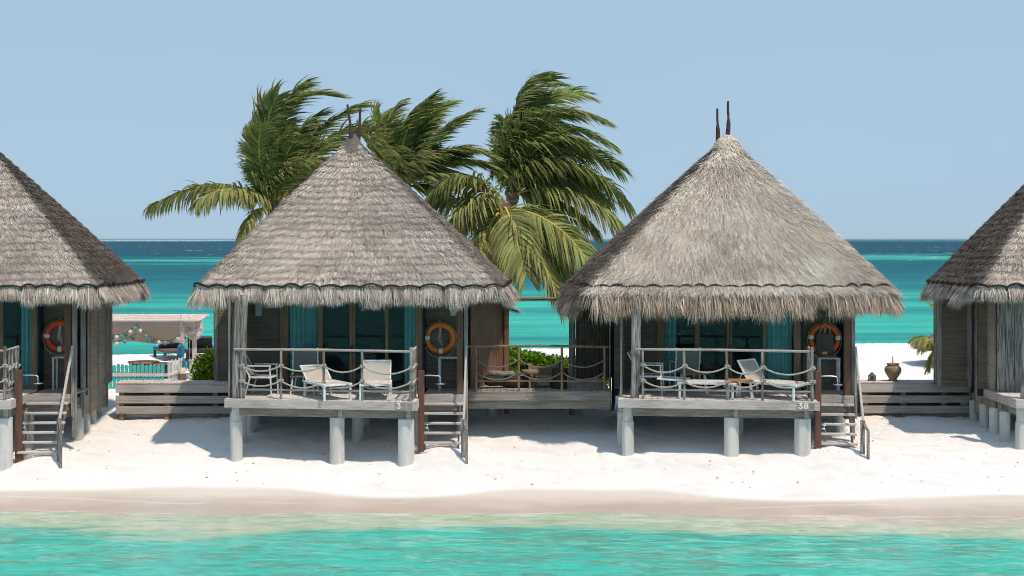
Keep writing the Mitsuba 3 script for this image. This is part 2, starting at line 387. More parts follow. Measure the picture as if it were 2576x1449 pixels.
# ---------------------------------------------------------------- thatched roofs
def roof(key, fr, uL, uR, apex_u, style, dark, seed, cap_light=False, vSl=4.7):
    r = np.random.default_rng(seed)
    vF, vS, vB, ZE, ZA, AV = .58, 4.7, 6.9, 4.21, 7.60, 3.6
    poly = Polygon([(uL, vF), (uR, vF), (uR + .05, vS), (uR - 1.3, vB), (uL + 1.3, vB), (uL - .05, vSl)]).buffer(-.32).buffer(.32, quad_segs=10)
    c = np.array([apex_u, AV])
    NP = 1440
    ph = np.arange(NP) * 2 * np.pi / NP
    ring = poly.exterior
    rad = np.empty(NP)
    for i, a in enumerate(ph):
        hit = ring.intersection(LineString([c, c + 12 * np.array([np.cos(a), np.sin(a)])]))
        rad[i] = np.linalg.norm(np.array(hit.coords[0]) - c)
    rad += .05 * (meshkit.noise(np.stack([np.cos(ph) * 3, np.sin(ph) * 3, 0 * ph], -1), seed) - .5)
    def R(a): return np.interp(a % (2 * np.pi), np.append(ph, 2 * np.pi), np.append(rad, rad[0]))
    def P(a, s):
        q = R(a) * s
        # the slope swells a little between cap and eave
        z = ZA - (ZA - ZE) * s + .03 * np.sin(np.pi * s)
        return np.stack([c[0] + q * np.cos(a), c[1] + q * np.sin(a), z], -1)
    def local(a, s):
        e = 1e-3
        p = P(a, s)
        ds = (P(a, s + e) - P(a, s - e)) / (2 * e); da = (P(a + e, s) - P(a - e, s)) / (2 * e)
        sl = np.linalg.norm(ds, axis=-1, keepdims=True)
        dn = ds / sl; sd = da - dn * (da * dn).sum(-1, keepdims=True); sd /= np.linalg.norm(sd, axis=-1, keepdims=True)
        n = np.cross(sd, dn); n *= np.sign(n[..., 2:3])
        return p, dn, sd, n, sl[..., 0]
    # solid core
    A = np.arange(0, 240) * 2 * np.pi / 240
    S = [.02, .25, .5, .75, 1.0]
    rows = [P(A, np.full(240, s)) - [0, 0, .05] for s in S]
    out = np.stack([np.cos(A), np.sin(A), 0 * A], -1)
    rows.append(rows[-1] + out * .10 - [0, 0, .20])
    rows.append(rows[-1] - out * .35 - [0, 0, .02])
    v = np.vstack(rows + [P(np.zeros(1), np.zeros(1)) - [0, 0, .05], [[c[0], c[1], ZE - .25]]])
    f = []
    n = 240
    for i in range(len(rows) - 1):
        for j in range(n):
            a, b = i * n + j, i * n + (j + 1) % n
            f += [[a, b + n, b], [a, a + n, b + n]]
    t0, t1 = len(v) - 2, len(v) - 1
    for j in range(n):
        f += [[t0, j, (j + 1) % n], [t1, (len(rows) - 1) * n + (j + 1) % n, (len(rows) - 1) * n + j]]
    rk = add(key, 'roof', trimesh.Trimesh(fr(v), np.array(f), process=False), CORE)
    # straw
    def tone(p, nrm, m):
        base = np.array([.66, .59, .535]) if style == 'bushy' else np.array([.52, .462, .425])
        cl = meshkit.fbm(p * np.array([1.1, 1.1, 2.3]) + seed, 3, seed)
        k = r.uniform(.50, 1.36, (m, 1)) * (.52 + .92 * cl[:, None])
        col = base * k
        w = r.random((m, 1)) < .10
        col = np.where(w, col * 1.35 + .02, col)
        col = np.where(r.random((m, 1)) < .08, col * .5, col)
        brown = r.random((m, 1)) < .25
        col = np.where(brown, col * np.array([1.02, .92, .82]), col)
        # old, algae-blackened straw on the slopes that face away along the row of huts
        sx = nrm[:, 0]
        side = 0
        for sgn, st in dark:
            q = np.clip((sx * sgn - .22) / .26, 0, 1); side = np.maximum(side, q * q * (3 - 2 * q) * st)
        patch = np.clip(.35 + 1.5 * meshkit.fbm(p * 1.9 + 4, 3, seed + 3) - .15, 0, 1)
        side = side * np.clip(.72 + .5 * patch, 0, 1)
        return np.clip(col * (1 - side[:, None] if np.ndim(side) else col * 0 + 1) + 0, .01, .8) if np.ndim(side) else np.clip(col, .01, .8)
    m = 130000 if style == 'courses' else 110000
    a = r.uniform(0, 2 * np.pi, m * 2); s = np.sqrt(r.uniform(.0004, 1, m * 2))
    wgt = R(a) ** 2 / R(ph).max() ** 2
    back = np.sin(a) > .35
    keep = (r.random(m * 2) < wgt * np.where(back, .35, 1.0))
    a, s = a[keep][:m], s[keep][:m]
    m = len(a)
    p, dn, sd, nr, sl = local(a, s)
    if style == 'courses':
        L = r.uniform(.16, .27, m)
        rowh = .205
        slm = 4.7
        q = s * slm                                             # distance down the slope: courses run level
        wob = .09 * (meshkit.noise(np.stack([a * 9, np.floor(q / .41) * 3.7, 0 * a], -1), seed + 7) - .5)
        k = np.ceil(q / rowh + wob / rowh)
        end = k * rowh - wob + np.where(r.random(m) < .62, r.normal(0, .018, m), r.uniform(-.20, .02, m))
        q0 = end - L
        s0 = np.clip(q0 / slm, .005, 1)
        p, dn, sd, nr, sl = local(a, s0)
        lift = r.uniform(.010, .058, m)
        ang = r.normal(0, .17, m)
        W = r.uniform(.008, .018, m)
        p = p + nr * (.006 + r.uniform(0, .012, m)[:, None])
    else:
        L = r.uniform(.20, .46, m)
        lift = r.uniform(.01, .085, m)
        ang = r.normal(.10, .20, m)
        W = r.uniform(.009, .019, m)
        p = p + nr * r.uniform(0, .03, m)[:, None]
    d = dn * np.cos(ang)[:, None] + sd * np.sin(ang)[:, None]
    sdv = np.cross(nr, d); sdv /= np.linalg.norm(sdv, axis=1, keepdims=True)
    roll = r.normal(0, .45, m)[:, None]
    sdv = sdv * np.cos(roll) + nr * np.sin(roll)
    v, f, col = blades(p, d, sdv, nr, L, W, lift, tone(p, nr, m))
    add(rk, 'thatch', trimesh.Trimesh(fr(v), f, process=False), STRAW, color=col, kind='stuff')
    # the fringe under the bound edge: bundles side by side
    per = np.concatenate([[0], np.cumsum(np.linalg.norm(np.diff(np.vstack([P(ph, np.ones(NP)), P(ph[:1], np.ones(1))])[:, :2], axis=0), axis=1))])
    tot = per[-1]
    nb = int(tot / (.42 if style == 'courses' else .36))
    edges = np.sort((np.arange(nb) + r.uniform(-.22, .22, nb)) / nb * tot)
    nf = 34000 if style == 'courses' else 44000
    pos = r.uniform(0, tot, nf)
    aa = np.interp(pos, per, np.append(ph, 2 * np.pi))
    back = np.sin(aa) > .5
    keep = r.random(nf) < np.where(back, .4, 1)
    pos, aa = pos[keep], aa[keep]; nf = len(pos)
    bi = np.searchsorted(edges, pos) % nb
    lo, hi = edges[(bi - 1) % nb], edges[bi]
    wd = (hi - lo) % tot
    tau = ((pos - lo) % tot) / np.maximum(wd, 1e-6)             # 0..1 across the bundle
    p, dn, sd, nr, sl = local(aa, np.full(nf, 1.0))
    out = np.stack([np.cos(aa), np.sin(aa), 0 * aa], -1)
    out = nr * [1, 1, 0]; out /= np.linalg.norm(out, axis=1, keepdims=True)
    blen = r.uniform(.68, 1.15, nb)[bi]
    gw = np.where(r.random(nb) < .4, r.uniform(.10, .22, nb), .03)[bi]
    lean = r.uniform(-.12, .28, nb)[bi]
    if style == 'courses':
        L = (r.uniform(.28, .54, nf) * blen) * (1 - .30 * np.abs(2 * tau - 1) ** 3)
        drop, outw = 1.0, .56
        gap = np.where(np.abs(2 * tau - 1) > 1 - gw, .06, 1)
    else:
        L = r.uniform(.34, .78, nf) * blen
        drop, outw = 1.0, .62
        gap = np.where(np.abs(2 * tau - 1) > .96, .7, 1)
    depth = r.random(nf)
    arch = .05 * (1 - (2 * tau - 1) ** 2)
    B = p + np.array([0, 0, 1.0]) * (arch[:, None] - .015) - out * (depth * .20)[:, None] + [0, 0, .0]
    d = out * (outw * r.uniform(.5, 1.25, nf))[:, None] - np.array([0, 0, 1.0]) * drop + sd * (lean + r.normal(0, .16, nf) + .20 * (tau - .5))[:, None]
    d /= np.linalg.norm(d, axis=1, keepdims=True)
    side = np.cross(d, out); side /= np.linalg.norm(side, axis=1, keepdims=True)
    roll = r.normal(0, .6, nf)[:, None]
    side = side * np.cos(roll) + out * np.sin(roll)
    base = np.array([.51, .45, .405]) if style == 'courses' else np.array([.53, .45, .39])
    col = base * r.uniform(.5, 1.3, (nf, 1)) * (.75 + .5 * meshkit.noise(B * 4, seed)[:, None])
    bright = r.random((nf, 1)) < .12
    col = np.where(bright, col * 1.35, col)
    if style == 'bushy':
        brown = (r.random((nf, 1)) < .45)
        col = np.where(brown, col * np.array([.72, .58, .48]), col)
    g = r.random(nf) < gap
    v, f, cc = blades(B[g], d[g], side[g], out[g], L[g], r.uniform(.010, .026, g.sum()), r.uniform(0, .05, g.sum()), np.clip(col[g], .01, .8), curl=.06)
    add(rk, 'fringe', trimesh.Trimesh(fr(v), f, process=False), STRAW, color=cc, kind='stuff')
    # dark cord that binds the edge, arched over every bundle
    pp = np.linspace(0, tot, nb * 12, endpoint=False)
    aa = np.interp(pp, per, np.append(ph, 2 * np.pi))
    bi = np.searchsorted(edges, pp) % nb
    tau = ((pp - edges[(bi - 1) % nb]) % tot) / np.maximum((edges[bi] - edges[(bi - 1) % nb]) % tot, 1e-6)
    amp = r.uniform(.03, .085, nb)[bi]
    q, dn, sd, nr, sl = local(aa, np.full(len(pp), 1.0))
    pts = q + nr * .05 + np.array([0, 0, 1.0]) * (amp * (1 - (2 * tau - 1) ** 2) - .02)[:, None]
    pts = np.vstack([pts, pts[:1]])
    add(rk, 'binding_cord', MB(fr).tube(pts, .017 + .008 * meshkit.noise(pts * 3, 2), 5), BIND, smooth=True)
    # gathered cap and the two spars
    prof = [(.40, ZA - .42), (.36, ZA - .33), (.29, ZA - .22), (.20, ZA - .08), (.12, ZA + .04), (.05, ZA + .12)] if not cap_light else [(.50, ZA - .50), (.46, ZA - .40), (.37, ZA - .28), (.25, ZA - .08), (.16, ZA + .05), (.05, ZA + .12)]
    capm = MB().lathe(prof, (0, 0, 0), 36).mesh()
    v = np.array(capm.vertices)
    v[:, :2] *= 1 + .16 * (meshkit.fbm(np.array(capm.vertices) * [3, 3, 9], 3, seed) - .5)[:, None]
    v = v + [apex_u, AV, 0]
    capmat = CAPL if cap_light else CAPD
    add(rk, 'ridge_cap', trimesh.Trimesh(fr(v), capm.faces, process=False), capmat, smooth=True, label='pale tightly wrapped cap at the top of the roof' if cap_light else None)
    if cap_light:
        m = 1500
        az = r.uniform(0, 2 * np.pi, m); zz = r.uniform(ZA - .46, ZA + .05, m)
        rr = np.interp(zz, [q[1] for q in prof], [q[0] for q in prof]) * 1.02
        B = np.stack([apex_u + rr * np.cos(az), AV + rr * np.sin(az), zz], -1)
        dn = np.stack([np.cos(az) * .6, np.sin(az) * .6, -np.full(m, .8)], -1); N = np.stack([np.cos(az), np.sin(az), .6 + 0 * az], -1)
        sdv = np.stack([-np.sin(az), np.cos(az), 0 * az], -1)
        col = np.array([.62, .55, .47]) * r.uniform(.7, 1.15, (m, 1))
        v, f, cc = blades(B, dn, sdv, N, r.uniform(.1, .2, m), .03, .02, np.clip(col, 0, .8))
        add(rk, 'cap_straw', trimesh.Trimesh(fr(v), f, process=False), STRAW, color=cc, kind='stuff')
    return rk, (apex_u, AV, ZA)

def capd(p, n, uv): return mix((.20, .175, .155), (.10, .085, .078), fbm(p.x * 14, p.y * 14, p.z * 40, 2))
def capl(p, n, uv): return mix((.60, .53, .45), (.40, .34, .28), dr.clip(fbm(p.x * 12, p.y * 12, p.z * 30, 3) * 2 - .5, 0, 1))
CAPD = mat('cap_dark', pr(mikit.proc(capd), .9, .1))
CAPL = mat('cap_light', pr(mikit.proc(capl), .9, .1))

# ---------------------------------------------------------------- a bungalow
def bungalow(label, ox, oy, deg, skew, seed, style, dark, uL, uR, apex_u, cap_light=False, number=None, spars=(), railpost=None,
             bay_l=(-3.15, -2.1, 4.25), bay_r=(2.6, 3.17, 4.1), lw=((-2.285, 2.3), (-2.29, 2.95), (-2.30, 3.6), (-2.31, 4.25)), ropes_tangled=False, roof_frame=None, post_k=1.0, front_post=-1.85, screen=True, front_planks=None, vSl=4.7, du=0.0):
    r = np.random.default_rng(seed)
    key = thing('beach_bungalow', label, 'bungalow')
    fr = frame(ox, oy, deg)
    def ground(u, v):
        w = fr(np.array([u, v, 0.0])); return float(sand_height(w[0], w[1]))
    def vf(u): return -skew * u                                  # the front edge of the deck
    uA, uB = -2.05, 2.07 + du
    # --- piles
    def pile(u, v, rad, top, neck=None):
        g = ground(u, v) - .25
        m = MB(fr)
        c = rad * .12
        m.lathe([(0, g), (rad * 1.02, g), (rad, top - c), (rad - c, top), (0, top)], (u, v, 0), 20)
        if neck: m.lathe([(0, top), (neck[0], top), (neck[0], neck[1]), (0, neck[1])], (u, v, 0), 16)
        add(key, 'pile', m, PILE, smooth=35)
    pile(-1.87, vf(-1.87) + .28, .125, 1.37, (.105, 1.665))
    pile(.32, vf(.32) + .3, .155, 1.485)
    pile(1.80, vf(1.8) + .3, .17, 1.485)
    for v in (1.0, 1.75, 2.5, 3.3, 4.1): pile(-2.0, v, .11, 1.5)
    for v in (2.0, 3.2): pile(.55, v, .13, 1.5)
    for v in (2.35, 3.0, 3.65, 4.3): pile(2.86, v, .11, 1.45)
    pile(1.95, 1.6, .11, 1.5)
    # --- deck: beams, then planks and boards
    d = MB(fr)
    d.bar((-1.8, vf(-1.8) + .26, 1.575), (1.95, vf(1.95) + .26, 1.575), .10, .175)
    dk = add(key, 'deck', d, GX3)
    for v in (1.3, 2.3, 3.4, 4.5): add(dk, 'beam', MB(fr).box((-2.0, v - .05, 1.50), (2.9, v + .05, 1.68), .006), GX3)
    for u in (-1.9, .32, 1.85): add(dk, 'joist', MB(fr).bar((u, vf(u) + .31, 1.56), (u, 4.6, 1.56), .10, .12), GX3)
    for u in (.40, 1.86):
        add(dk, 'end_block', MB(fr).box((u - .045, vf(u) + .18, 1.49), (u + .05, vf(u) + .207, 1.665), .005), GX2)
    pl = MB(fr)
    n = 30
    for i in range(n):
        a = uA + (uB - uA) * i / n; b = a + (uB - uA) / n - .007
        f = vf((a + b) / 2)
        pl.put(*_quadbox([(a, f + .022), (b, vf(b) + .022), (b, 2.28), (a, 2.28)], DECK - .03, DECK + r.uniform(-.002, .002)))
    add(dk, 'planks', pl, GXL, kind='stuff')
    add(dk, 'fascia_board', MB(fr).bar((uA - .03, vf(uA), DECK - .095), (uB + .05, vf(uB), DECK - .095), .04, .185, ch=.008), GX1)
    add(dk, 'fascia_board', MB(fr).box((uA - .03, vf(uA) + .03, DECK - .19), (uA + .01, 2.3, DECK - .004), .006), GX2)
    add(dk, 'fascia_board', MB(fr).box((uB - .01, vf(uB) + .03, DECK - .19), (uB + .03, 1.2, DECK - .004), .006), GX2)
    # number on the front board
    if number:
        txt, plate = number
        un = uB - .42
        w = math.hypot(1, skew)
        M = np.eye(4); M[:3, 0] = np.array([1, -skew, 0]) / w; M[:3, 1] = (0, 0, 1); M[:3, 2] = np.array([-skew, -1, 0]) / w
        face = np.array([un, vf(un), 0]) + M[:3, 2] * .021
        pb = MB(fr)
        Mb = M.copy(); Mb[:3, 3] = face + np.array([0, 0, DECK - .165])
        pb.box((0, 0, 0), (.235, .145, .006), .002, Mb)
        pk = add(dk, 'number_plate', pb, PLATE)
        x = .02
        for ch in txt:
            g = meshkit.text_mesh(ch, .118, .005, bold=True)
            gv = np.array(g.vertices); wdt = gv[:, 0].max()
            gv = gv @ M[:3, :3].T + face + M[:3, 0] * x + M[:3, 2] * .007 + np.array([0, 0, DECK - .145])
            add(dk, 'number_digit', trimesh.Trimesh(fr(gv), g.faces, process=False), NUM)
            x += wdt + .014
        pb = MB(fr); Mb = M.copy(); Mb[:3, 3] = face + M[:3, 0] * .26 + np.array([0, 0, DECK - .155])
        pb.box((0, 0, 0), (.10, .12, .005), .002, Mb)
        add(dk, 'blank_plate', pb, GX3)
    # --- big driftwood corner post
    def log(u, v, z0, z1, w0, w1, lean, seed, mt=GZ1, name='corner_post'):
        m = MB()
        t = np.linspace(0, 1, 26)
        m.tube(np.stack([u + lean * t, v + 0 * t, z0 + (z1 - z0) * t], -1), w0 + (w1 - w0) * t, 14)
        mm = m.mesh(); v_ = np.array(mm.vertices)
        k = meshkit.fbm(v_ * [9, 9, .9] + seed, 3, seed) - .5
        cen = np.stack([u + lean * (v_[:, 2] - z0) / (z1 - z0), 0 * v_[:, 0] + v, v_[:, 2]], -1)
        v_ = cen + (v_ - cen) * (1 + .75 * k[:, None])
        add(key, name, trimesh.Trimesh(fr(v_), mm.faces, process=False), mt, smooth=True)
    fv = vf(front_post) + .14
    log(front_post, fv, DECK - .02, 4.02, .085 * post_k, .07 * post_k, .03, seed)
    log(front_post + .115 * post_k, fv + .03, DECK - .02, 4.06, .06 * post_k, .085 * post_k, .05, seed + 5)
    # weathered side screen left of the deck
    for i in range(8 if screen else 0):
        a = .42 + i * .225
        add(key, 'screen_plank', MB(fr).box((-2.04 + r.uniform(-.008, .008), a, 1.62 + r.uniform(-.03, .03)), (-1.995, a + .213, 4.05), .006), GZ2)
    if front_planks:
        a, b, v = front_planks
        for i in range(3):
            q = a + (b - a) * i / 3
            add(key, 'screen_plank', MB(fr).box((q, v - .02, 1.70), (q + (b - a) / 3 - .012, v + .02, 4.05), .006), GZ1)
    # --- railing
    posts = railpost or (-1.72, -.86, .06, .89, 1.97 + du)
    rr = MB(fr)
    zt = DECK + 1.05
    rr.tube([(posts[0] - .16, vf(posts[0]) + .06, zt), (0, vf(0) + .06, zt + .005), (posts[-1], vf(posts[-1]) + .06, zt - .01)], .027, 8)
    rr.tube([(posts[0], vf(posts[0]) + .06, DECK + .2), (posts[-1], vf(posts[-1]) + .06, DECK + .2)], .021, 8)
    us, vs = posts[-1] + .015, vf(posts[-1]) + .06
    rr.tube([(us, vs, zt), (us + .01, vs + .95, zt + .01)], .026, 8)
    rr.tube([(us, vs, DECK + .2), (us + .01, vs + .95, DECK + .2)], .02, 8)
    rk = add(key, 'railing', rr, GX2, smooth=40)
    for i, u in enumerate(posts):
        top = zt + (.08 if i == len(posts) - 1 else 0)
        add(rk, 'post', MB(fr).tube([(u, vf(u) + .06, DECK - .02), (u + r.uniform(-.01, .01), vf(u) + .06, top)], .029 if i < len(posts) - 1 else .036, 9), GZ1, smooth=40)
    sidep = [vs + .25, vs + .5, vs + .75, vs + .95]
    for v in sidep:
        add(rk, 'post', MB(fr).tube([(us, v, DECK - .02), (us, v, zt)], .027, 8), GZ1, smooth=40)
    allp = [(u, vf(u) + .02) for u in posts]
    for h, sag in ((DECK + .72, .15), (DECK + .40, .15)):
        dh = r.uniform(-.03, .03, len(allp)) + h
        for i in range(len(allp) - 1):
            t = np.linspace(0, 1, 14)
            sg = sag * r.uniform(.7, 1.05)
            p = np.stack([allp[i][0] + (allp[i + 1][0] - allp[i][0]) * t, allp[i][1] + (allp[i + 1][1] - allp[i][1]) * t - .01, dh[i] + (dh[i + 1] - dh[i]) * t - sg * 4 * t * (1 - t)], -1)
            add(rk, 'rope', MB(fr).tube(p, .018, 7), ROPE, smooth=True)
        t = np.linspace(0, 1, 41)
        p = np.stack([us + .03 + .012 * np.sin(t * 40), vs + .95 * t, h - (.11 if ropes_tangled else .05) * np.abs(np.sin(t * np.pi * 4 * .95)) + .02 * t], -1)
        p = np.vstack([p, [[us + .02, vs + .97, h - .05]]])
        add(rk, 'rope', MB(fr).tube(p, .018, 6), ROPE, smooth=True)
        kn = MB(fr)
        for i, (u, v) in enumerate(allp):
            for q in (-.022, .012):
                a = np.linspace(0, 2 * np.pi, 11)
                kn.tube(np.stack([u + .042 * np.cos(a), v + .04 + .042 * np.sin(a), dh[i] + q + .01 * np.sin(2 * a)], -1), .015, 5)
            kn.tube([(u + .01, v - .03, dh[i] + .01), (u + .05, v - .035, dh[i] + .02), (u + .065, v - .03, dh[i] - .015)], .014, 5)
        add(rk, 'rope_knots', kn, ROPE, smooth=True, kind='stuff')
    # --- landing and stairs to the right of the deck
    sL, sR, vL = 2.14 + du, 2.98 + .6 * du, 1.22
    st = MB(fr)
    gb = ground(2.55, .15)
    st.box((2.09, vL + .03, DECK - .05), (3.0, 2.7, DECK), .005)
    g0 = ground(2.55, vL - 1.0)
    rise = .192
    sk = add(key, 'stairs', st, GX3)
    for u in (sL + .06, sR - .08):
        add(sk, 'stringer', MB(fr).bar((u, vL + .04, DECK - .22), (u, vL - .80, DECK - .22 - 6 * rise), .035, .12, up=(0, 0, 1)), GX3)
    add(sk, 'landing_board', MB(fr).box((sL - .05, vL - .02, DECK - .205), (sR + .02, vL + .02, DECK - .006), .006), GX2)
    for i in range(1, 7):
        z = DECK - i * rise
        add(sk, 'tread', MB(fr).box((sL - .01, vL - i * .142 - .07, z - .022), (sR, vL - i * .142 + .07, z + .022), .006), GX1)
    add(sk, 'riser_board', MB(fr).box((sL, vL - .10, DECK - 1.95 * rise - .0), (sR - .20, vL - .07, DECK - 1.1 * rise), .005), GX3)
    hr = MB(fr)
    hu = sR + .06
    hr.bar((hu, vL + .03, DECK + 1.05), (hu, vL - 1.12, DECK - .42), .045, .075, up=(0, 0, 1), ch=.01)
    add(sk, 'handrail', hr, GXL)
    gg = ground(hu, vL - 1.1)
    add(sk, 'handrail_post', MB(fr).box((hu - .055, vL - 1.14, gg - .2), (hu + .035, vL - 1.06, DECK - .40), .008), GZ1)
    add(sk, 'handrail_post', MB(fr).box((hu + .04, vL - 1.36, gg - .2), (hu + .10, vL - 1.30, DECK - .60), .008), GZ1)
    add(sk, 'handrail_post', MB(fr).bar((hu, vL - 1.09, DECK - .43), (hu + .07, vL - 1.33, DECK - .60), .045, .05), GZ1)
    add(sk, 'handrail_post', MB(fr).box((hu - .03, vL - .02, DECK - .5), (hu + .03, vL + .04, DECK + 1.02), .008), GZ1)
    # landing post
    add(key, 'landing_post', MB(fr).box((2.80, 1.26, 1.35), (2.94, 1.42, 4.05), .01), RZ)
    add(key, 'landing_post', MB(fr).box((2.955, 1.30, .9), (3.04, 1.44, 4.05), .01), GZ2)
    # --- walls
    w = MB(fr)
    ZT = 4.12
    w.box((-2.20, 2.30, 1.7), (-1.25, 2.36, ZT))
    w.box((2.02, 2.56, 1.7), (3.0, 2.62, ZT))
    w.box((1.98, 2.2, 1.7), (2.02, 2.6, ZT))
    w.box((lw[0][0] + .03, 2.37, 1.35), (lw[0][0] + .07, 4.6, ZT)); w.box((2.90, 2.63, 1.35), (2.93, 4.6, ZT))
    w.box((lw[0][0] + .03, 4.6, 1.6), (2.93, 4.66, ZT)); w.box((lw[0][0] + .07, 2.37, 1.72), (2.90, 4.6, 1.80))
    wk = add(key, 'wall', w, ROOM)
    def lap(u0, u1, v, z0, z1, h, mt, name='cladding_board', face=-1):
        z = z0
        while z < z1 - .02:
            q = min(h, z1 - z)
            m = MB(fr).put(*_lap((u0, v), (u1, v), z, q, .018, .006))
            add(wk, name, m, mt)
            z += h
    lap(-2.20, -1.26, 2.298, DECK, ZT, .145, DX)
    lap(2.03, 2.80, 2.558, DECK, ZT, .145, DX)
    # faceted right side, lap boards in three panels with battens
    pts = [(2.95, 2.3), (2.97, 2.9), (3.01, 3.55), (3.08, 4.2)]
    def side_wall(pts, flip):
        for i in range(3):
            a, b = (pts[i], pts[i + 1]) if not flip else (pts[i + 1], pts[i])
            m = MB(fr)
            z = 1.26
            while z < ZT:
                m.put(*_lap(a, b, z, .075, .022, .004)); z += .075
            add(wk, 'lap_panel', m, LX, kind='stuff')
        for i in range(4):
            q = pts[i]
            s = 1 if not flip else -1
            add(wk, 'batten', MB(fr).box((q[0] - .012 + s * .018, q[1] - .025, 1.22), (q[0] + .022 + s * .018, q[1] + .025, ZT), .004), GZ2)
    side_wall(pts, False)
    side_wall(lw, True)
    add(wk, 'batten', MB(fr).box((2.92, 2.26, 1.4), (3.0, 2.34, ZT), .01), GZ2)
    # bays with louvred shutters, left and right at the back
    for bay, nm in ((bay_l, 'l'), (bay_r, 'r')):
        if not bay: continue
        a, b, v0 = bay
        by = MB(fr).box((a, v0, DECK - .02), (b, v0 + .36, ZT))
        bk = add(key, 'bathroom_bay', by, DX)
        m = MB(fr)
        z = DECK + .12
        while z < ZT - .1:
            m.put(*_lap((a + .10, v0 - .004), (b - .08, v0 - .004), z, .06, .02, .004)); z += .06
        add(bk, 'louvres', m, DX, kind='stuff')
        for e in (a, b - .09):
            add(bk, 'frame_post', MB(fr).box((e - .01, v0 - .035, DECK - .05), (e + .09, v0 + .02, ZT), .006), GZ2)
        add(bk, 'frame_sill', MB(fr).box((a + .085, v0 - .03, DECK - .05), (b - .105, v0 + .02, DECK + .1), .006), DX)
        m = MB(fr)
        e = a if nm == 'l' else b
        for k in range(34):
            z = DECK + .1 + k * .065
            m.box((e - .035, v0 + .03, z), (e + .035, v0 + .09, z + .045))
        add(bk, 'shutter_slats', m, GZ2, kind='stuff')
    # --- window front
    V = 2.30
    def post(u0, u1, mt=FR, d=.05, nm='frame'): return add(gk, nm, MB(fr).box((u0, V - d, DECK - .01), (u1, V + .05, ZT), .008), mt)
    gk = add(key, 'window_front', MB(fr).box((-1.06, V - .05, DECK - .01), (1.82, V + .05, DECK + .05), .006), FR)
    add(gk, 'head_beam', MB(fr).box((-1.06, V - .05, 4.0), (1.82, V + .05, ZT), .006), FR)
    for u0, u1 in ((-1.25, -1.06), (-.39, -.28), (.33, .385), (.395, .45), (1.13, 1.20), (1.82, 2.0)): post(u0, u1)
    add(gk, 'lock_plate', MB(fr).box((.345, V - .056, DECK + .82), (.435, V - .046, DECK + 1.0), .002), POLE)
    for u0, u1 in ((-1.06, -.39), (-.28, .33), (.45, 1.13), (1.20, 1.82)):
        q = np.array([[u0, V, DECK + .05], [u1, V, DECK + .05], [u1, V, 4.0], [u0, V, 4.0]])
        add(gk, 'pane', trimesh.Trimesh(fr(q), [[0, 1, 2], [0, 2, 3]], process=False), GLASS)
    def curtain(u0, u1, v):
        m = int((u1 - u0) / .012)
        uu = np.linspace(u0, u1, m)
        vv = v + .035 * np.sin(uu * 62 + seed) + .012 * np.sin(uu * 131)
        top, bot = np.stack([uu, vv, 0 * uu + 4.0], -1), np.stack([uu, vv * 1.0 + .004 * np.sin(uu * 40), 0 * uu + DECK + .04], -1)
        v_ = np.vstack([bot, top]); k = np.arange(m - 1)
        f = np.vstack([np.stack([k, k + 1, k + m + 1], -1), np.stack([k, k + m + 1, k + m], -1)])
        add(gk, 'curtain', trimesh.Trimesh(fr(v_), f, process=False), CURT, smooth=True)
    if style == 'bushy': curtain(-1.04, -.80, V + .14); curtain(1.22, 1.80, V + .14)
    else: curtain(-1.04, -.42, V + .14); curtain(1.56, 1.80, V + .14)
    # wall lights
    for u, v in ((-1.72, 2.22), (2.66, 2.48)):
        add(key, 'wall_light', MB(fr).box((u - .07, v - .05, 3.52), (u + .07, v + .06, 3.92), .012), LAMP)
    # ceiling beams that carry the eave
    bm = MB(fr)
    bm.tube([(-2.3, .85, 4.03), (3.0, .85, 4.03)], .055, 8)
    for u in (-2.0, -.9, .4, 1.9, 2.9): bm.tube([(u, .75, 4.03), (u, 4.6, 4.06)], .05, 7)
    add(key, 'eave_beam', bm, FR, smooth=40, kind='stuff')
    # --- roof
    rk, (au, av, za) = roof(key, fr if roof_frame is None else frame(*roof_frame), uL, uR, apex_u, style, dark, seed, cap_light, vSl)
    frr = fr if roof_frame is None else frame(*roof_frame)
    for (du0, dv, z0, du1, z1, sleeve) in spars:
        t = np.linspace(0, 1, 9)
        p = np.stack([au + du0 + (du1 - du0) * t + .015 * np.sin(t * 5), av + dv + 0 * t, za + z0 + (z1 - z0) * t], -1)
        rad = np.where(t < sleeve, .055, .034) * (1 - .25 * t)
        add(rk, 'spar', MB(frr).tube(p, rad, 8), POLE, smooth=50)
    return key, fr, du

def _quadbox(q, z0, z1):
    q = np.array(q, float)
    v = np.vstack([np.column_stack([q, np.full(4, z0)]), np.column_stack([q, np.full(4, z1)])])
    f = [[0, 2, 1], [0, 3, 2], [4, 5, 6], [4, 6, 7]]
    for i in range(4):
        j = (i + 1) % 4
        f += [[i, j, j + 4], [i, j + 4, i + 4]]
    return v, np.array(f)
def _lap(a, b, z, h, out, inn):
    """a bevelled lap board from a to b (plan), thick at its lower edge; outward is to the right of a->b turned towards -v"""
    a, b = np.array(a, float), np.array(b, float)
    d = (b - a) / np.linalg.norm(b - a); o = np.array([d[1], -d[0]])
    q = lambda p, k, zz: [*(p + o * k), zz]
    v = np.array([q(a, 0, z), q(b, 0, z), q(a, out, z), q(b, out, z), q(a, inn, z + h), q(b, inn, z + h), q(a, 0, z + h), q(b, 0, z + h)])
    f = np.array([[0, 1, 3], [0, 3, 2], [2, 3, 5], [2, 5, 4], [4, 5, 7], [4, 7, 6], [0, 2, 4], [0, 4, 6], [1, 7, 5], [1, 5, 3]])
    return v, f

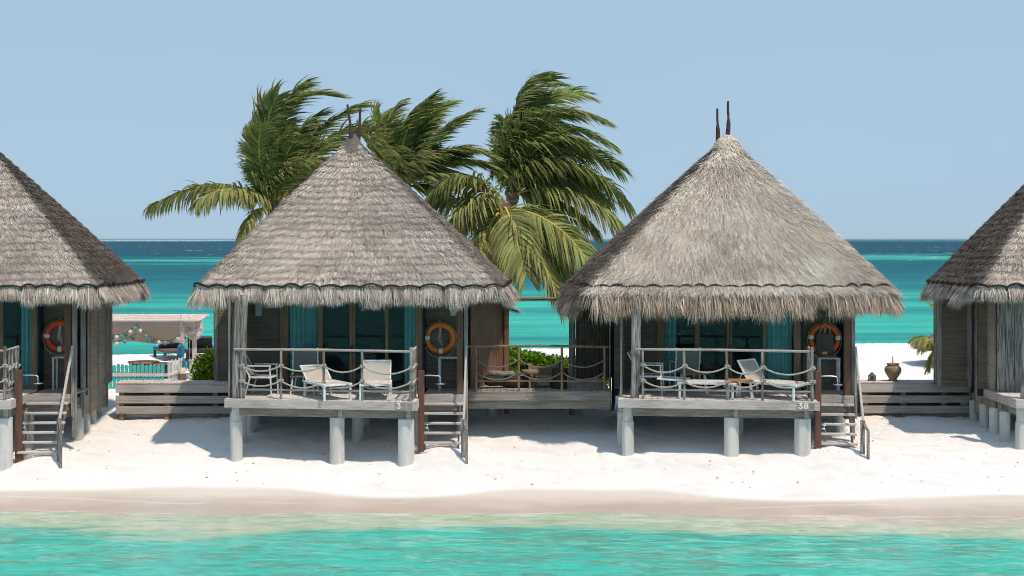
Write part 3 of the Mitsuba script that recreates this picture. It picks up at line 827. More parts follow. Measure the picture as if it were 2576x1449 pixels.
L1 = bungalow('thatched bungalow on stilts cut off by the left edge, right roof slope blackened',
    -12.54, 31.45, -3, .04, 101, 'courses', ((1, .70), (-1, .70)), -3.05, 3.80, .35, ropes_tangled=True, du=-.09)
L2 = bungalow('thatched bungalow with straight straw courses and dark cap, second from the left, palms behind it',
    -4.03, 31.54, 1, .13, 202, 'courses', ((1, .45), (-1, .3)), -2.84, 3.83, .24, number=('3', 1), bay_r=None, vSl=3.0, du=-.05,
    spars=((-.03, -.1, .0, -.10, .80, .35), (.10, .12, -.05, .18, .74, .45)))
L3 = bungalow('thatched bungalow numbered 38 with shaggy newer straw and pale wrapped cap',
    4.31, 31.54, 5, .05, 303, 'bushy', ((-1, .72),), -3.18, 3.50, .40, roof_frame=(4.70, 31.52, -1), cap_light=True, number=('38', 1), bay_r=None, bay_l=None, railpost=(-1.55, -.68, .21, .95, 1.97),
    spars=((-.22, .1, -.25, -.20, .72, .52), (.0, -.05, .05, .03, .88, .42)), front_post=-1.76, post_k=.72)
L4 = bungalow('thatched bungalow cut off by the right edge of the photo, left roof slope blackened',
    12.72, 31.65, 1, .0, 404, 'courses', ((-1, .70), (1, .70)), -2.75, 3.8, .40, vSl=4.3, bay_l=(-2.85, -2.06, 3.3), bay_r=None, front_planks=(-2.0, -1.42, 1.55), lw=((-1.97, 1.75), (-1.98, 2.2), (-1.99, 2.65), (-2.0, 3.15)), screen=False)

# ---------------------------------------------------------------- boardwalks between the bungalows
def boardwalk(label, x0, x1, y, ydeep, ztop=DECK - .02):
    k = thing('boardwalk', label, 'boardwalk')
    add(k, 'beam', MB().box((x0, y + .10, 1.02), (x1, y + .18, 1.13), .006), GX3)
    add(k, 'added_shade_board', MB().box((x0, y + ydeep - .2, .9), (x1, y + ydeep - .1, ztop - .05), .006), DX)  # added dark board, stands in for deep shade behind the gaps
    for z0, z1 in ((1.63, 1.835), (1.38, 1.555), (1.135, 1.31)):
        add(k, 'side_board', MB().box((x0, y - .02, z0), (x1, y + .02, z1), .006), GX1 if z0 > 1.5 else GX2)
    for f in (.04, .37, .72, .97):
        x = x0 + (x1 - x0) * f
        add(k, 'spacer_post', MB().box((x - .06, y + .022, .6), (x + .06, y + .10, 1.80), .004), FR)
    n = int((x1 - x0) / .148)
    m = MB()
    for i in range(n):
        a = x0 + (x1 - x0) * i / n
        m.box((a, y - .03, ztop - .006), (a + (x1 - x0) / n - .008, y + ydeep, ztop + .022))
    add(k, 'planks', m, GX1, kind='stuff')
    return k
bw1 = boardwalk('grey plank boardwalk between the left edge bungalow and the second bungalow', -9.35, -6.1, 35.4, .62)
bw2 = boardwalk('grey plank boardwalk between bungalow 38 and the right edge bungalow, pot standing on it', 8.25, 11.0, 35.5, .62)

# ---------------------------------------------------------------- shaded terrace between bungalows two and three
tk = thing('terrace', 'shaded wooden terrace with rope railing between the two middle bungalows', 'terrace')
TX0, TX1, TY = -.98, 2.20, 33.35
add(tk, 'beam', MB().box((TX0, TY + .12, 1.47), (TX1, TY + .2, 1.66), .006), GX3)
add(tk, 'beam', MB().box((TX0, TY + 3.9, 1.3), (TX1, TY + 4.0, 1.8), .006), GX3)
add(tk, 'fascia_board', MB().box((TX0, TY - .02, 1.665), (.35, TY + .02, 1.85), .006), GX3)  # terrace shade is put into the colour by darker grey wood
add(tk, 'fascia_board', MB().box((.355, TY - .02, 1.665), (TX1, TY + .02, 1.85), .006), GX3)
m = MB()
for i in range(22):
    a = TX0 + (TX1 - TX0) * i / 22
    m.box((a, TY - .035, DECK - .02), (a + (TX1 - TX0) / 22 - .008, TY + 4.0, DECK + .005))
add(tk, 'planks', m, GX3, kind='stuff')  # floor in darker wood too, shade carried by the colour
for x in (-.5, 1.8): 
    g = float(sand_height(x, TY + 2.4))
    add(tk, 'pile', MB().lathe([(0, g - .3), (.13, g - .3), (.13, 1.5), (0, 1.5)], (x, TY + 2.4, 0), 16), PILE, smooth=35)
m = MB(); m.box((TX0 - .1, 36.9, .98), (TX1 + .1, 37.0, 1.2), .006)
add(tk, 'rear_beam', m, GX2)
DROPE = mat('shaded_rope', pr((.20, .17, .14), .9, .1))  # darkened copy of the rope; shade of the roofs put into its colour
tposts = (-.80, .15, 1.11, 2.06)
m = MB().tube([(-.98, TY, 2.87), (.6, TY, 2.885), (2.2, TY, 2.86)], .026, 8).tube([(-.8, TY, 2.10), (2.06, TY, 2.10)], .02, 8)
rk = add(tk, 'railing', m, FR, smooth=40)  # dark rail wood, terrace shade put into the colour
for x in tposts: add(rk, 'post', MB().tube([(x, TY, DECK), (x, TY, 2.86)], .028, 8), FR, smooth=40)
for h in (2.58, 2.30):
    for i in range(3):
        t = np.linspace(0, 1, 14)
        p = np.stack([tposts[i] + (tposts[i + 1] - tposts[i]) * t, 0 * t + TY - .035, h - .17 * 4 * t * (1 - t)], -1)
        add(rk, 'rope', MB().tube(p, .017, 6), DROPE, smooth=True)
# brown plank screen on the left, dark pole screen on the right
p0, p1 = np.array([-.93, 33.9]), np.array([-.14, 36.1])
for i in range(11):
    a, b = p0 + (p1 - p0) * i / 11, p0 + (p1 - p0) * (i + .96) / 11
    add(tk, 'screen_plank', MB().bar((*((a + b) / 2), DECK), (*((a + b) / 2), 4.1), .21, .03, up=np.array([p1[1] - p0[1], -(p1[0] - p0[0]), 0]) / 2.4, ch=.005), BZ)
sx0, sx1, sy = 1.52, 2.42, 35.3
DARKP = mat('dark_screen_pole', pr(wood((.15, .125, .10), (.07, .058, .05), 'z', 1.2), .85, .12))
for i in range(17):
    x = sx0 + (sx1 - sx0) * i / 16
    add(tk, 'screen_pole', MB().tube([(x, sy + rng.uniform(-.02, .02), DECK + .12 + rng.uniform(-.02, .02)), (x + rng.uniform(-.008, .008), sy, 4.1)], rng.uniform(.030, .035), 7), DARKP, smooth=True)
add(tk, 'screen_rail', MB().box((sx0 - .05, sy + .04, 2.78), (sx1, sy + .08, 2.90), .005), GZ2)
add(tk, 'gate_post', MB().box((1.36, 35.7, .9), (1.50, 35.82, 4.1), .01), GZ2)
add(tk, 'gate_post', MB().box((-.19, 35.84, .9), (-.07, 35.95, 3.75), .01), FR)
add(tk, 'cross_beam', MB().tube([(-.3, 36.25, 3.80), (1.7, 36.0, 3.83)], .042, 8), FR, smooth=40)
# little thatched brow over the gate post
r = np.random.default_rng(77); n = 900
B = np.stack([r.uniform(-.35, -.02, n), r.uniform(35.9, 36.5, n), 3.60 + 0 * np.arange(n)], -1); B[:, 2] += .12 - (B[:, 0] + .35) * .35
dd = np.stack([r.normal(.75, .15, n), r.normal(0, .25, n), -r.uniform(.3, .6, n)], -1); dd /= np.linalg.norm(dd, axis=1, keepdims=True)
S_ = np.tile([0, 1.0, 0], (n, 1)); N_ = np.cross(S_, dd); N_ *= np.sign(N_[:, 2:3])
v, f, c = blades(B, dd, S_, N_, r.uniform(.2, .42, n), .03, .03, np.array([.40, .35, .31]) * r.uniform(.6, 1.25, (n, 1)))
add(tk, 'thatch_brow', trimesh.Trimesh(v, f, process=False), STRAW, color=c, kind='stuff')

# things on the terrace
def lumpy(m, amp, freq, seed):
    v = np.array(m.vertices); k = meshkit.fbm(v * freq, 3, seed) - .5
    n = m.vertex_normals
    return trimesh.Trimesh(v + n * k[:, None] * amp, m.faces, process=False)
ck = thing('driftwood_chair', 'rounded driftwood armchair in the sun behind the terrace rope railing', 'chair')
shell = []
a = np.linspace(math.radians(-200), math.radians(20), 34)
m = MB()
n = len(a)
hts = 2.30 + .30 * np.cos((a - math.radians(-90)) * .8 + math.pi) * 0 + .26 * (np.abs(a - math.radians(-90)) < 9)
cx, cy = .72, 34.35
top = 2.62 - .20 * np.clip((np.sin(a) + .2) * -1, 0, 1)
rows = []
for rad, zz in ((.40, np.full(n, 2.22)), (.44, np.full(n, 2.4)), (.43, top), (.38, top), (.36, np.full(n, 2.4)), (.33, np.full(n, 2.22))):
    rows.append(np.stack([cx + rad * np.cos(a + math.pi), cy + .8 * rad * np.sin(a + math.pi), zz], -1))
vv = np.vstack(rows); ff = []
for i in range(5):
    for j in range(n - 1):
        q = i * n + j; ff += [[q, q + 1, q + n + 1], [q, q + n + 1, q + n]]
vv = vv - [0, 0, .16]
add(ck, 'backrest', lumpy(trimesh.Trimesh(vv, ff, process=False), .06, 6, 3), DRIFT, smooth=True)
m = MB().lathe([(0, 2.0), (.36, 2.0), (.40, 2.05), (.36, 2.11), (0, 2.12)], (cx, cy, 0), 24)
add(ck, 'seat', m, DRIFT, smooth=40)
for dx, dy in ((-.26, -.2), (.26, -.2), (-.2, .24), (.2, .24)):
    add(ck, 'leg', MB().tube([(cx + dx, cy + dy, DECK), (cx + dx * .8, cy + dy * .8, 2.03)], .045, 8), DRIFT, smooth=40)
k = thing('tree_stump_table', 'dark round tree stump on the terrace to the right of the driftwood chair', 'stump')
add(k, 'body', MB().lathe([(0, DECK), (.18, DECK), (.165, DECK + .2), (.18, DECK + .44), (.16, DECK + .47), (0, DECK + .47)], (1.08, 34.0, 0), 18), DARKW, smooth=40)
k = thing('driftwood_log', 'long dark driftwood log lying on the terrace floor at its left end', 'log')
t = np.linspace(0, 1, 18)
mm = MB().tube(np.stack([-.62 + 1.05 * t, 34.0 + .2 * t, DECK + .17 + .02 * np.sin(t * 6)], -1), .15 * (1 - .25 * (2 * t - 1) ** 4), 14).mesh()
add(k, 'trunk', lumpy(mm, .10, 5, 8), DARKW, smooth=True)
k = thing('cloth_bundle', 'crumpled grey cloth lying on top of the dark driftwood log', 'cloth')
g = trimesh.creation.icosphere(subdivisions=4, radius=1.0)
g = trimesh.Trimesh(np.array(g.vertices) * [.30, .13, .07] + [-.24, 34.05, DECK + .33], g.faces, process=False)
add(k, 'cloth', lumpy(g, .12, 9, 4), mat('grey_cloth', pr((.22, .215, .21), .9, .1)), smooth=True)
k = thing('wooden_stool', 'small rough wooden stool in front of the driftwood chair', 'stool')
add(k, 'seat', MB().lathe([(0, 2.20), (.2, 2.2), (.21, 2.24), (.19, 2.28), (0, 2.28)], (.42, 34.1, 0), 16), DRIFT, smooth=40)
for q in range(3):
    an = q * 2.1 + .4
    add(k, 'leg', MB().tube([(.42 + .17 * math.cos(an), 34.1 + .17 * math.sin(an), DECK), (.42 + .08 * math.cos(an), 34.1 + .08 * math.sin(an), 2.21)], .028, 7), DRIFT, smooth=40)
# long thin pole leaning against the gate post
k = thing('bamboo_pole', 'thin pale pole leaning against the dark gate post of the terrace', 'pole')
add(k, 'shaft', MB().tube([(1.36, 34.9, DECK), (1.48, 35.6, 4.0)], .012, 6), ROPE, smooth=True)

# ---------------------------------------------------------------- shower posts
def shower(b, label):
    f0 = b[1]; fr = lambda v: f0(np.asarray(v, float) + [b[2] - .03, 0, 0])
    k = thing('beach_shower', label, 'shower', 'beach showers beside the decks')
    w = fr(np.array([2.10, .42, 0.0])); g = float(sand_height(w[0], w[1]))
    add(k, 'post', MB(fr).box((2.105, .36, g - .2), (2.235, .48, 2.46), .008), RZ)
    m = MB(fr)
    p = [(2.235, .42, 2.35), (2.33, .415, 2.355), (2.54, .40, 2.35), (2.575, .40, 2.32), (2.58, .40, 2.23)]
    m.tube(p, .017, 8)
    add(k, 'arm', m, CHROME, smooth=True)
    add(k, 'head', MB(fr).lathe([(0, 2.23), (.03, 2.22), (.105, 2.195), (.11, 2.175), (.095, 2.165), (0, 2.165)], (2.58, .40, 0), 20), CHROME, smooth=40)
    t = MB(fr).tube([(2.235, .42, 1.24), (2.315, .41, 1.24)], .02, 8).tube([(2.295, .41, 1.24), (2.295, .41, 1.31)], .015, 7)
    t.tube([(2.255, .41, 1.315), (2.335, .41, 1.315)], .012, 6).tube([(2.315, .41, 1.24), (2.325, .41, 1.18)], .014, 7)
    add(k, 'tap', t, CHROME, smooth=True)
shower(L1, 'red brown shower post beside the left edge bungalow')
shower(L2, 'red brown shower post beside the second bungalow from the left')
shower(L3, 'red brown shower post beside the bungalow numbered 38')

# ---------------------------------------------------------------- life rings
def life_ring(b, label, u, v, z, mt, bands, bag=False):
    fr = b[1]
    k = thing('life_ring', label, 'life ring')
    R0, r0 = .30, .068
    a = np.linspace(0, 2 * np.pi, 49)
    add(k, 'ring', _torus(fr, u, v, z, R0, r0), mt, smooth=True)
    for q in bands:
        aa = np.linspace(q - .14, q + .14, 7)
        add(k, 'band', MB(fr).tube(np.stack([u + R0 * np.cos(aa), 0 * aa + v, z + R0 * np.sin(aa)], -1), r0 + .004, 14), BAND, smooth=40)
    aa = np.linspace(0, 2 * np.pi, 60)
    rr = R0 + r0 + .012 + .05 * np.clip(-np.sin(aa), 0, 1) ** 2
    add(k, 'grab_line', MB(fr).tube(np.stack([u + rr * np.cos(aa), 0 * aa + v - .02, z + rr * np.sin(aa) - .02], -1), .009, 5), ROPE, smooth=True)
    m = MB(fr)
    for i in range(4):
        t = np.linspace(0, 1, 10)
        m.tube(np.stack([u - .03 + .022 * i + .02 * np.sin(t * 5 + i), 0 * t + v - .02, z + .28 - (.34 + .05 * i) * t], -1), .009, 5)
    add(k, 'hanging_line', m, ROPE, smooth=True, kind='stuff')
    add(k, 'hook', MB(fr).box((u - .03, v + .02, z + .20), (u + .03, v + .10, z + .42), .006), GZ2)
    return k
def _torus(fr, u, v, z, R0, r0, na=48, nb=16):
    a, b = np.meshgrid(np.arange(na) * 2 * np.pi / na, np.arange(nb) * 2 * np.pi / nb, indexing='ij')
    p = np.stack([u + (R0 + r0 * np.cos(b)) * np.cos(a), v + r0 * np.sin(b), z + (R0 + r0 * np.cos(b)) * np.sin(a)], -1).reshape(-1, 3)
    i, j = np.meshgrid(np.arange(na), np.arange(nb), indexing='ij')
    w = lambda i, j: (i % na) * nb + j % nb
    f = np.stack([w(i, j), w(i, j + 1), w(i + 1, j + 1), w(i + 1, j)], -1).reshape(-1, 4)
    return trimesh.Trimesh(fr(p), np.vstack([f[:, [0, 1, 2]], f[:, [0, 2, 3]]]), process=False)
life_ring(L1, 'red life ring with white bands, half hidden by the left edge bungalow door post', 2.42, 2.45, 3.06, RED, (math.pi, -math.pi / 2))
life_ring(L2, 'orange life ring with coiled rope hanging inside it, on the second bungalow', 2.36, 2.45, 3.02, RING, (math.pi, -1.5))
life_ring(L3, 'orange red life ring with a dark cloth bag inside it, on bungalow 38', 2.52, 2.45, 3.02, RINGD, (math.pi - .1, .05, -math.pi / 2))
k = thing('cloth_bag', 'dark grey cloth bag hanging inside the life ring of bungalow 38', 'bag')
g = trimesh.creation.box((.38, .06, .40)); g = g.subdivide().subdivide().subdivide()
g = trimesh.Trimesh(L3[1](np.array(g.vertices) + [2.52, 2.36, 2.93]), g.faces, process=False)
add(k, 'body', lumpy(g, .03, 6, 3), BAG, smooth=40)
add(k, 'strap', MB(L3[1]).tube([(2.38, 2.36, 3.1), (2.45, 2.37, 3.28), (2.52, 2.38, 3.36), (2.6, 2.37, 3.28), (2.66, 2.36, 3.1)], .012, 6), ROPE, smooth=True)

# ---------------------------------------------------------------- deck furniture
def local_frame(b, u, v, deg, z=DECK + .003):
    w = b[1](np.array([u, v, 0.0]))
    return frame(w[0], w[1], deg, z)
def lounger(b, u, v, deg, label, back_deg=42, L=1.85, W=.62, sling=SLING, BL=.60):
    """head at +x end, foot at -x end"""
    fr = local_frame(b, u, v, deg)
    k = thing('sun_lounger', label, 'sun lounger')
    h = .33; split = .30
    f = MB(fr)
    for s in (-1, 1):
        f.box((-L * .62, s * W / 2 - .022, h - .03), (L * .38, s * W / 2 + .022, h + .02), .006)
    for x in (-L * .62 + .02, L * .38 - .02, split - .02): f.box((x - .02, -W / 2 + .024, h - .026), (x + .02, W / 2 - .024, h + .012), .005)
    fk = add(k, 'frame', f, WHITE)
    for x in (-L * .62 + .06, L * .38 - .06):
        for s in (-1, 1):
            add(k, 'leg', MB(fr).box((x - .022, s * W / 2 - .022, 0), (x + .022, s * W / 2 + .022, h - .031), .005), WHITE)
    t = np.linspace(0, 1, 12)
    def sheet(pts, w, sag, mt, nm):
        pts = np.array(pts); rows = []
        for q in np.linspace(-1, 1, 7):
            rows.append(np.stack([pts[:, 0], np.full(len(pts), q * w / 2), pts[:, 1] - sag * (1 - q * q)], -1))
        v_ = np.vstack(rows); m_ = len(pts); ff = []
        for i in range(6):
            for j in range(m_ - 1):
                a = i * m_ + j; ff += [[a, a + m_, a + m_ + 1], [a, a + m_ + 1, a + 1]]
        add(k, nm, trimesh.Trimesh(fr(v_), ff, process=False), mt, smooth=True)
    sheet([(-L * .61 + (split + L * .61) * q, h + .022) for q in t], W - .03, .012, sling, 'seat_sling')
    c, s_ = math.cos(math.radians(back_deg)), math.sin(math.radians(back_deg))
    sheet([(split + BL * q * c, h + .03 + BL * q * s_) for q in t], W - .05, .02, sling, 'back_sling')
    m = MB(fr)
    for s in (-1, 1):
        m.bar((split, s * (W / 2 - .015), h + .03), (split + BL * c, s * (W / 2 - .015), h + .03 + BL * s_), .03, .034)
    m.bar((split + BL * c, -W / 2, h + .03 + BL * s_), (split + BL * c, W / 2, h + .03 + BL * s_), .03, .034)
    bk = add(k, 'back_frame', m, WHITE)
    if back_deg > 5:
        for s in (-1, 1): add(k, 'back_prop', MB(fr).bar((split + BL * .55 * c, s * (W / 2 - .05), h + BL * .55 * s_), (split + BL * .55 * c + .12, s * (W / 2 - .05), h - .02), .02, .02), WHITE)
    q = np.linspace(-1, 1, 9)
    add(k, 'carry_bar', MB(fr).tube(np.stack([-L * .62 + .25 + 0 * q, q * (W / 2 - .03), h - .05 - .05 * (1 - q * q)], -1), .010, 6), WHITE, smooth=True)
    return k
def armchair(b, u, v, deg, label, sling=GSLING, W=.56, recl=18, group=None):
    """seat faces -y of its frame"""
    fr = local_frame(b, u, v, deg)
    k = thing('armchair', label, 'chair', group)
    h = .42
    c, s_ = math.cos(math.radians(90 - recl)), math.sin(math.radians(90 - recl))
    m = MB(fr)
    for s in (-1, 1): m.box((s * W / 2 - .016, -.26, h - .03), (s * W / 2 + .016, .24, h + .005), .005)
    m.box((-W / 2, -.27, h - .03), (W / 2, -.24, h + .005), .005)
    add(k, 'seat_frame', m, WHITE)
    for s in (-1, 1):
        add(k, 'leg', MB(fr).bar((s * W / 2, -.27, 0), (s * W / 2, -.23, .64), .032, .03), WHITE)
        add(k, 'leg', MB(fr).bar((s * W / 2, .32, 0), (s * W / 2, .20, h), .032, .03), WHITE)
        add(k, 'armrest', MB(fr).box((s * W / 2 - .024, -.26, .64), (s * W / 2 + .024, .26, .665), .006), WHITE)
        add(k, 'back_post', MB(fr).bar((s * (W / 2 - .01), .20, h - .02), (s * (W / 2 - .01), .20 + .58 * c, h + .58 * s_), .03, .03), WHITE)
    def panel(p):
        p = np.array(p, float)
        return trimesh.Trimesh(fr(p), [[0, 1, 2], [0, 2, 3]], process=False)
    w = W / 2 - .03
    add(k, 'seat_sling', panel([(-w, -.25, h + .002), (w, -.25, h + .002), (w, .22, h - .01), (-w, .22, h - .01)]), sling)
    add(k, 'back_sling', panel([(-w, .20, h + .02), (w, .20, h + .02), (w, .20 + .57 * c, h + .57 * s_), (-w, .20 + .57 * c, h + .57 * s_)]), sling)
    return k
def deck_table(b, u, v, label, w, d_, h, mt):
    fr = local_frame(b, u, v, 3)
    k = thing('deck_table', label, 'table')
    n = 5
    for i in range(n):
        a = -d_ / 2 + d_ * i / n
        add(k, 'top_slat', MB(fr).box((-w / 2, a, h - .03), (w / 2, a + d_ / n - .01, h), .004), mt)
    for sx in (-1, 1):
        for sy in (-1, 1):
            add(k, 'leg', MB(fr).bar((sx * (w / 2 - .01), sy * (d_ / 2 - .03), 0), (sx * (w / 2 - .06), sy * (d_ / 2 - .05), h - .031), .035, .03), WHITE)
    return k
def side_stand(b, label, u=2.56, v=2.2):
    fr = b[1]
    k = thing('luggage_stand', label, 'stand', 'white stands beside the bungalow doors')
    add(k, 'top', MB(fr).box((u - .22, v - .2, DECK + .72), (u + .26, v + .2, DECK + .75), .006), LAMP)
    for du in (-.19, .23):
        for dv in (-.17, .17):
            add(k, 'leg', MB(fr).box((u + du - .02, v + dv - .02, DECK), (u + du + .02, v + dv + .02, DECK + .72), .004), LAMP)
side_stand(L1, 'thin legged pale stand beside the door, below the red life ring')
side_stand(L2, 'thin legged pale stand beside the door, below the life ring with the coiled rope')
side_stand(L3, 'thin legged pale stand beside the door, below the life ring with the bag')
# second bungalow
armchair(L2, -1.40, 1.0, -84, 'white framed armchair seen from the side, leftmost on the second bungalow deck', recl=30)
armchair(L2, -.62, 1.95, 172, 'grey backed dining chair turned to the windows of the second bungalow', recl=12)
lounger(L2, .02, .52, -122, 'low white lounger with sunlit reclined sling, in the middle of the second deck', back_deg=40, L=1.1, W=.60, BL=.44)
lounger(L2, 1.12, .50, -93, 'upright white lounger with half shaded backrest, rightmost on the second deck', back_deg=60, L=.95, W=.62, BL=.45)
deck_table(L2, -.55, 1.35, 'dark brown low table behind the railing of the second bungalow', .55, .5, .40, FR)
# bungalow 38
armchair(L3, -1.38, 1.15, -80, 'white framed armchair half hidden by the corner post of bungalow 38', recl=30)
armchair(L3, -.62, 1.95, 172, 'grey backed dining chair turned to the windows of bungalow 38', recl=12)
lounger(L3, -.30, .60, -163, 'flat white lounger on the left of the bungalow 38 deck', back_deg=3, L=1.25)
lounger(L3, 1.12, .72, -138, 'white lounger with raised sunlit backrest on the bungalow 38 deck', back_deg=58, L=1.45, W=.68, BL=.48)
deck_table(L3, .50, .42, 'small white side table with orange brown top between the loungers', .55, .36, .40, TABLE)
deck_table(L3, -.45, 1.35, 'dark brown low table behind the flat lounger of bungalow 38', .6, .5, .46, FR)

# ---------------------------------------------------------------- on the right boardwalk
px = D(2249, 964, 35.75)
k = thing('clay_pot', 'large round clay pot standing on the right boardwalk', 'pot')
z0 = DECK + .003
prof = [(0, z0), (.17, z0), (.175, z0 + .03), (.13, z0 + .07), (.20, z0 + .18), (.285, z0 + .32), (.305, z0 + .42), (.285, z0 + .50), (.205, z0 + .565), (.19, z0 + .585), (.235, z0 + .63), (.235, z0 + .655), (.19, z0 + .66), (.17, z0 + .60), (0, z0 + .58)]
pp = [(a * .66, z0 + (b - z0) * .64) for a, b in prof]
add(k, 'body', MB().lathe(pp, (px[0], 35.85, 0), 36), POT, smooth=35)
add(k, 'ladle_handle', MB().tube([(px[0], 35.85, z0 + .36), (px[0] - .01, 35.84, z0 + .58)], .013, 8), POT, smooth=True)
k = thing('lantern', 'small dark brown lantern left of the clay pot on the right boardwalk', 'lantern')
lx = D(2195, 960, 35.8)[0]
q = .62
m = MB().box((lx - .13 * q, 35.85 - .13 * q, z0), (lx + .13 * q, 35.85 + .13 * q, z0 + .04 * q), .004)
for sx in (-1, 1):
    for sy in (-1, 1): m.box((lx + (sx * .105 - .018) * q, 35.85 + (sy * .105 - .018) * q, z0 + .03 * q), (lx + (sx * .105 + .018) * q, 35.85 + (sy * .105 + .018) * q, z0 + .19 * q))
m.box((lx - .075 * q, 35.85 - .075 * q, z0 + .03 * q), (lx + .075 * q, 35.85 + .075 * q, z0 + .18 * q))
add(k, 'cage', m, LANT, kind='stuff')
add(k, 'roof', MB().lathe([(a * q, z0 + b * q) for a, b in ((.155, .19), (.15, .215), (.10, .24), (.075, .29), (.045, .315), (.02, .33), (0, .35))], (lx, 35.85, 0), 12), LANT, smooth=30)

# ---------------------------------------------------------------- palms
def frond(key, pts, seed, width=.72, droop=.55, wind=.5, tone=0.0, sparse=1.0, n=78):
    """pts: three or four world points of the spine; leaflets hang and stream with the wind from the left"""
    r = np.random.default_rng(seed)
    pts = np.array(pts, float)
    t = np.linspace(0, 1, 40)[:, None]
    if len(pts) == 3:
        sp = (1 - t) ** 2 * pts[0] + 2 * t * (1 - t) * pts[1] + t ** 2 * pts[2]
    else:
        sp = (1 - t) ** 3 * pts[0] + 3 * t * (1 - t) ** 2 * pts[1] + 3 * t * t * (1 - t) * pts[2] + t ** 3 * pts[3]
    seg = np.linalg.norm(np.diff(sp, axis=0), axis=1); cum = np.concatenate([[0], np.cumsum(seg)]); Ltot = cum[-1]
    def at(s): return np.stack([np.interp(s * Ltot, cum, sp[:, k]) for k in range(3)], -1)
    V, F, C = [], [], []
    o = 0
    width = width * 1.28; n = int(n * 1.3)
    s = np.repeat(np.linspace(.13, .995, n), 2) + r.normal(0, .003, 2 * n)
    s = np.clip(s, .1, .999)
    sgn = np.tile([-1.0, 1.0], n)
    keep = r.random(2 * n) < sparse
    s, sgn = s[keep], sgn[keep]
    m = len(s)
    p = at(s); e = .004
    tg = at(np.clip(s + e, 0, 1)) - at(np.clip(s - e, 0, 1)); tg /= np.linalg.norm(tg, axis=1, keepdims=True)
    up = np.array([0, 0, 1.0])
    side = np.cross(tg, up); side /= np.linalg.norm(side, axis=1, keepdims=True) + 1e-9
    # the blade plane is turned a little about the spine
    nn = np.cross(side, tg)
    tw = r.uniform(-.5, .5)
    side, nn = side * math.cos(tw) + nn * math.sin(tw), nn * math.cos(tw) - side * math.sin(tw)
    prof = np.sin(np.pi * np.clip(.12 + .80 * s, 0, 1)) ** .75
    L = width * (.35 + .75 * prof) * r.uniform(.85, 1.12, m)
    fw = .55 + .75 * s ** 2 + r.normal(0, .10, m)
    d0 = side * sgn[:, None] * 1.0 + tg * fw[:, None] + nn * (.25 + r.normal(0, .12, m))[:, None]
    d0 /= np.linalg.norm(d0, axis=1, keepdims=True)
    g = np.array([wind * 1.0, .12, -droop]) 
    gust = (1 + r.normal(0, .25, m))[:, None]
    K = 4
    cur, dirn = p.copy(), d0.copy()
    rows = [cur.copy()]; dirs = [dirn.copy()]
    for k in range(K):
        dirn = dirn + g * gust * (.20 + .17 * k); dirn /= np.linalg.norm(dirn, axis=1, keepdims=True)
        cur = cur + dirn * (L / K)[:, None]
        rows.append(cur.copy()); dirs.append(dirn.copy())
    wv = np.cross(dirs[1], nn); wv /= np.linalg.norm(wv, axis=1, keepdims=True) + 1e-9
    rl = r.normal(0, .5, m)[:, None]
    nv = np.cross(wv, dirs[1])
    wv = wv * np.cos(rl) + nv * np.sin(rl)
    ws = [.024, .031, .029, .019]
    wsc = r.uniform(.85, 1.25, m)[:, None]
    vv = []
    for k in range(K): vv += [rows[k] - wv * ws[k] * wsc, rows[k] + wv * ws[k] * wsc]
    vv.append(rows[K])
    v = np.stack(vv, 1).reshape(-1, 3)
    q = 2 * K + 1
    o = (np.arange(m) * q)[:, None]
    f = []
    for k in range(K - 1):
        a = 2 * k
        f += [o + [a, a + 1, a + 3], o + [a, a + 3, a + 2]]
    a = 2 * (K - 1); f.append(o + [a, a + 1, a + 2])
    f = np.vstack(f)
    green = np.array([.255, .335, .105]); yellow = np.array([.46, .46, .20]); dark = np.array([.165, .25, .085]); dry = np.array([.26, .19, .09])
    base = green * (1 - max(tone, 0)) + yellow * max(tone, 0) if tone >= 0 else green * (1 + tone) - dark * tone
    col = base * r.uniform(.6, 1.35, (m, 1))
    col = np.where(r.random((m, 1)) < .06, dry * r.uniform(.6, 1, (m, 1)), col)
    c = np.repeat(col, q, 0).reshape(m, q, 3)
    tipk = np.linspace(0, 1, q)[None, :, None] ** 3 * .45
    c = c * (1 - tipk) + dry * tipk
    fk = add(key, 'frond', trimesh.Trimesh(v, f, process=False), LEAF, color=c.reshape(-1, 3))
    add(fk, 'midrib', MB().tube(sp[::3] if len(sp[::3]) > 2 else sp, np.linspace(.048, .010, len(sp[::3])), 6), RIB, smooth=True)

def palm(label, dist, crown, fronds, trunk, seed):
    key = thing('palm_tree', label, 'palm tree')
    c = D(crown[0], crown[1], dist)
    base = D(trunk[-1][0], 600, dist); base[2] = float(sand_height(base[0], dist)) - .2
    ctl = [c + [0, 0, -.1]] + [D(x, y, dist) for x, y in trunk[:-1]] + [base]
    ctl = np.array(ctl)
    tt = np.linspace(0, 1, len(ctl)); t = np.linspace(0, 1, 40)
    from scipy.interpolate import PchipInterpolator
    p = PchipInterpolator(tt, ctl)(t)
    rad = np.interp(t, [0, .06, .2, 1], [.10, .15, .12, .19]) * (1 + .06 * np.sin(t * 260))
    add(key, 'trunk', MB().tube(p, rad, 12), TRUNK, smooth=True)
    # fibrous heart of the crown
    h = trimesh.creation.icosphere(subdivisions=3, radius=1.0)
    h = trimesh.Trimesh(np.array(h.vertices) * [.20, .20, .34] + c, h.faces, process=False)
    add(key, 'crown_heart', lumpy(h, .16, 7, seed), TRUNK, smooth=True)
    for i, fd in enumerate(fronds):
        pts, dep = fd[0], fd[1]
        kw = fd[2] if len(fd) > 2 else {}
        P = [c + np.random.default_rng(seed * 50 + i).normal(0, .04, 3)]
        for q, (x, y) in enumerate(pts):
            P.append(D(x, y, dist + dep * (q + 1) / len(pts)))
        frond(key, P, seed * 100 + i, **kw)
    return key

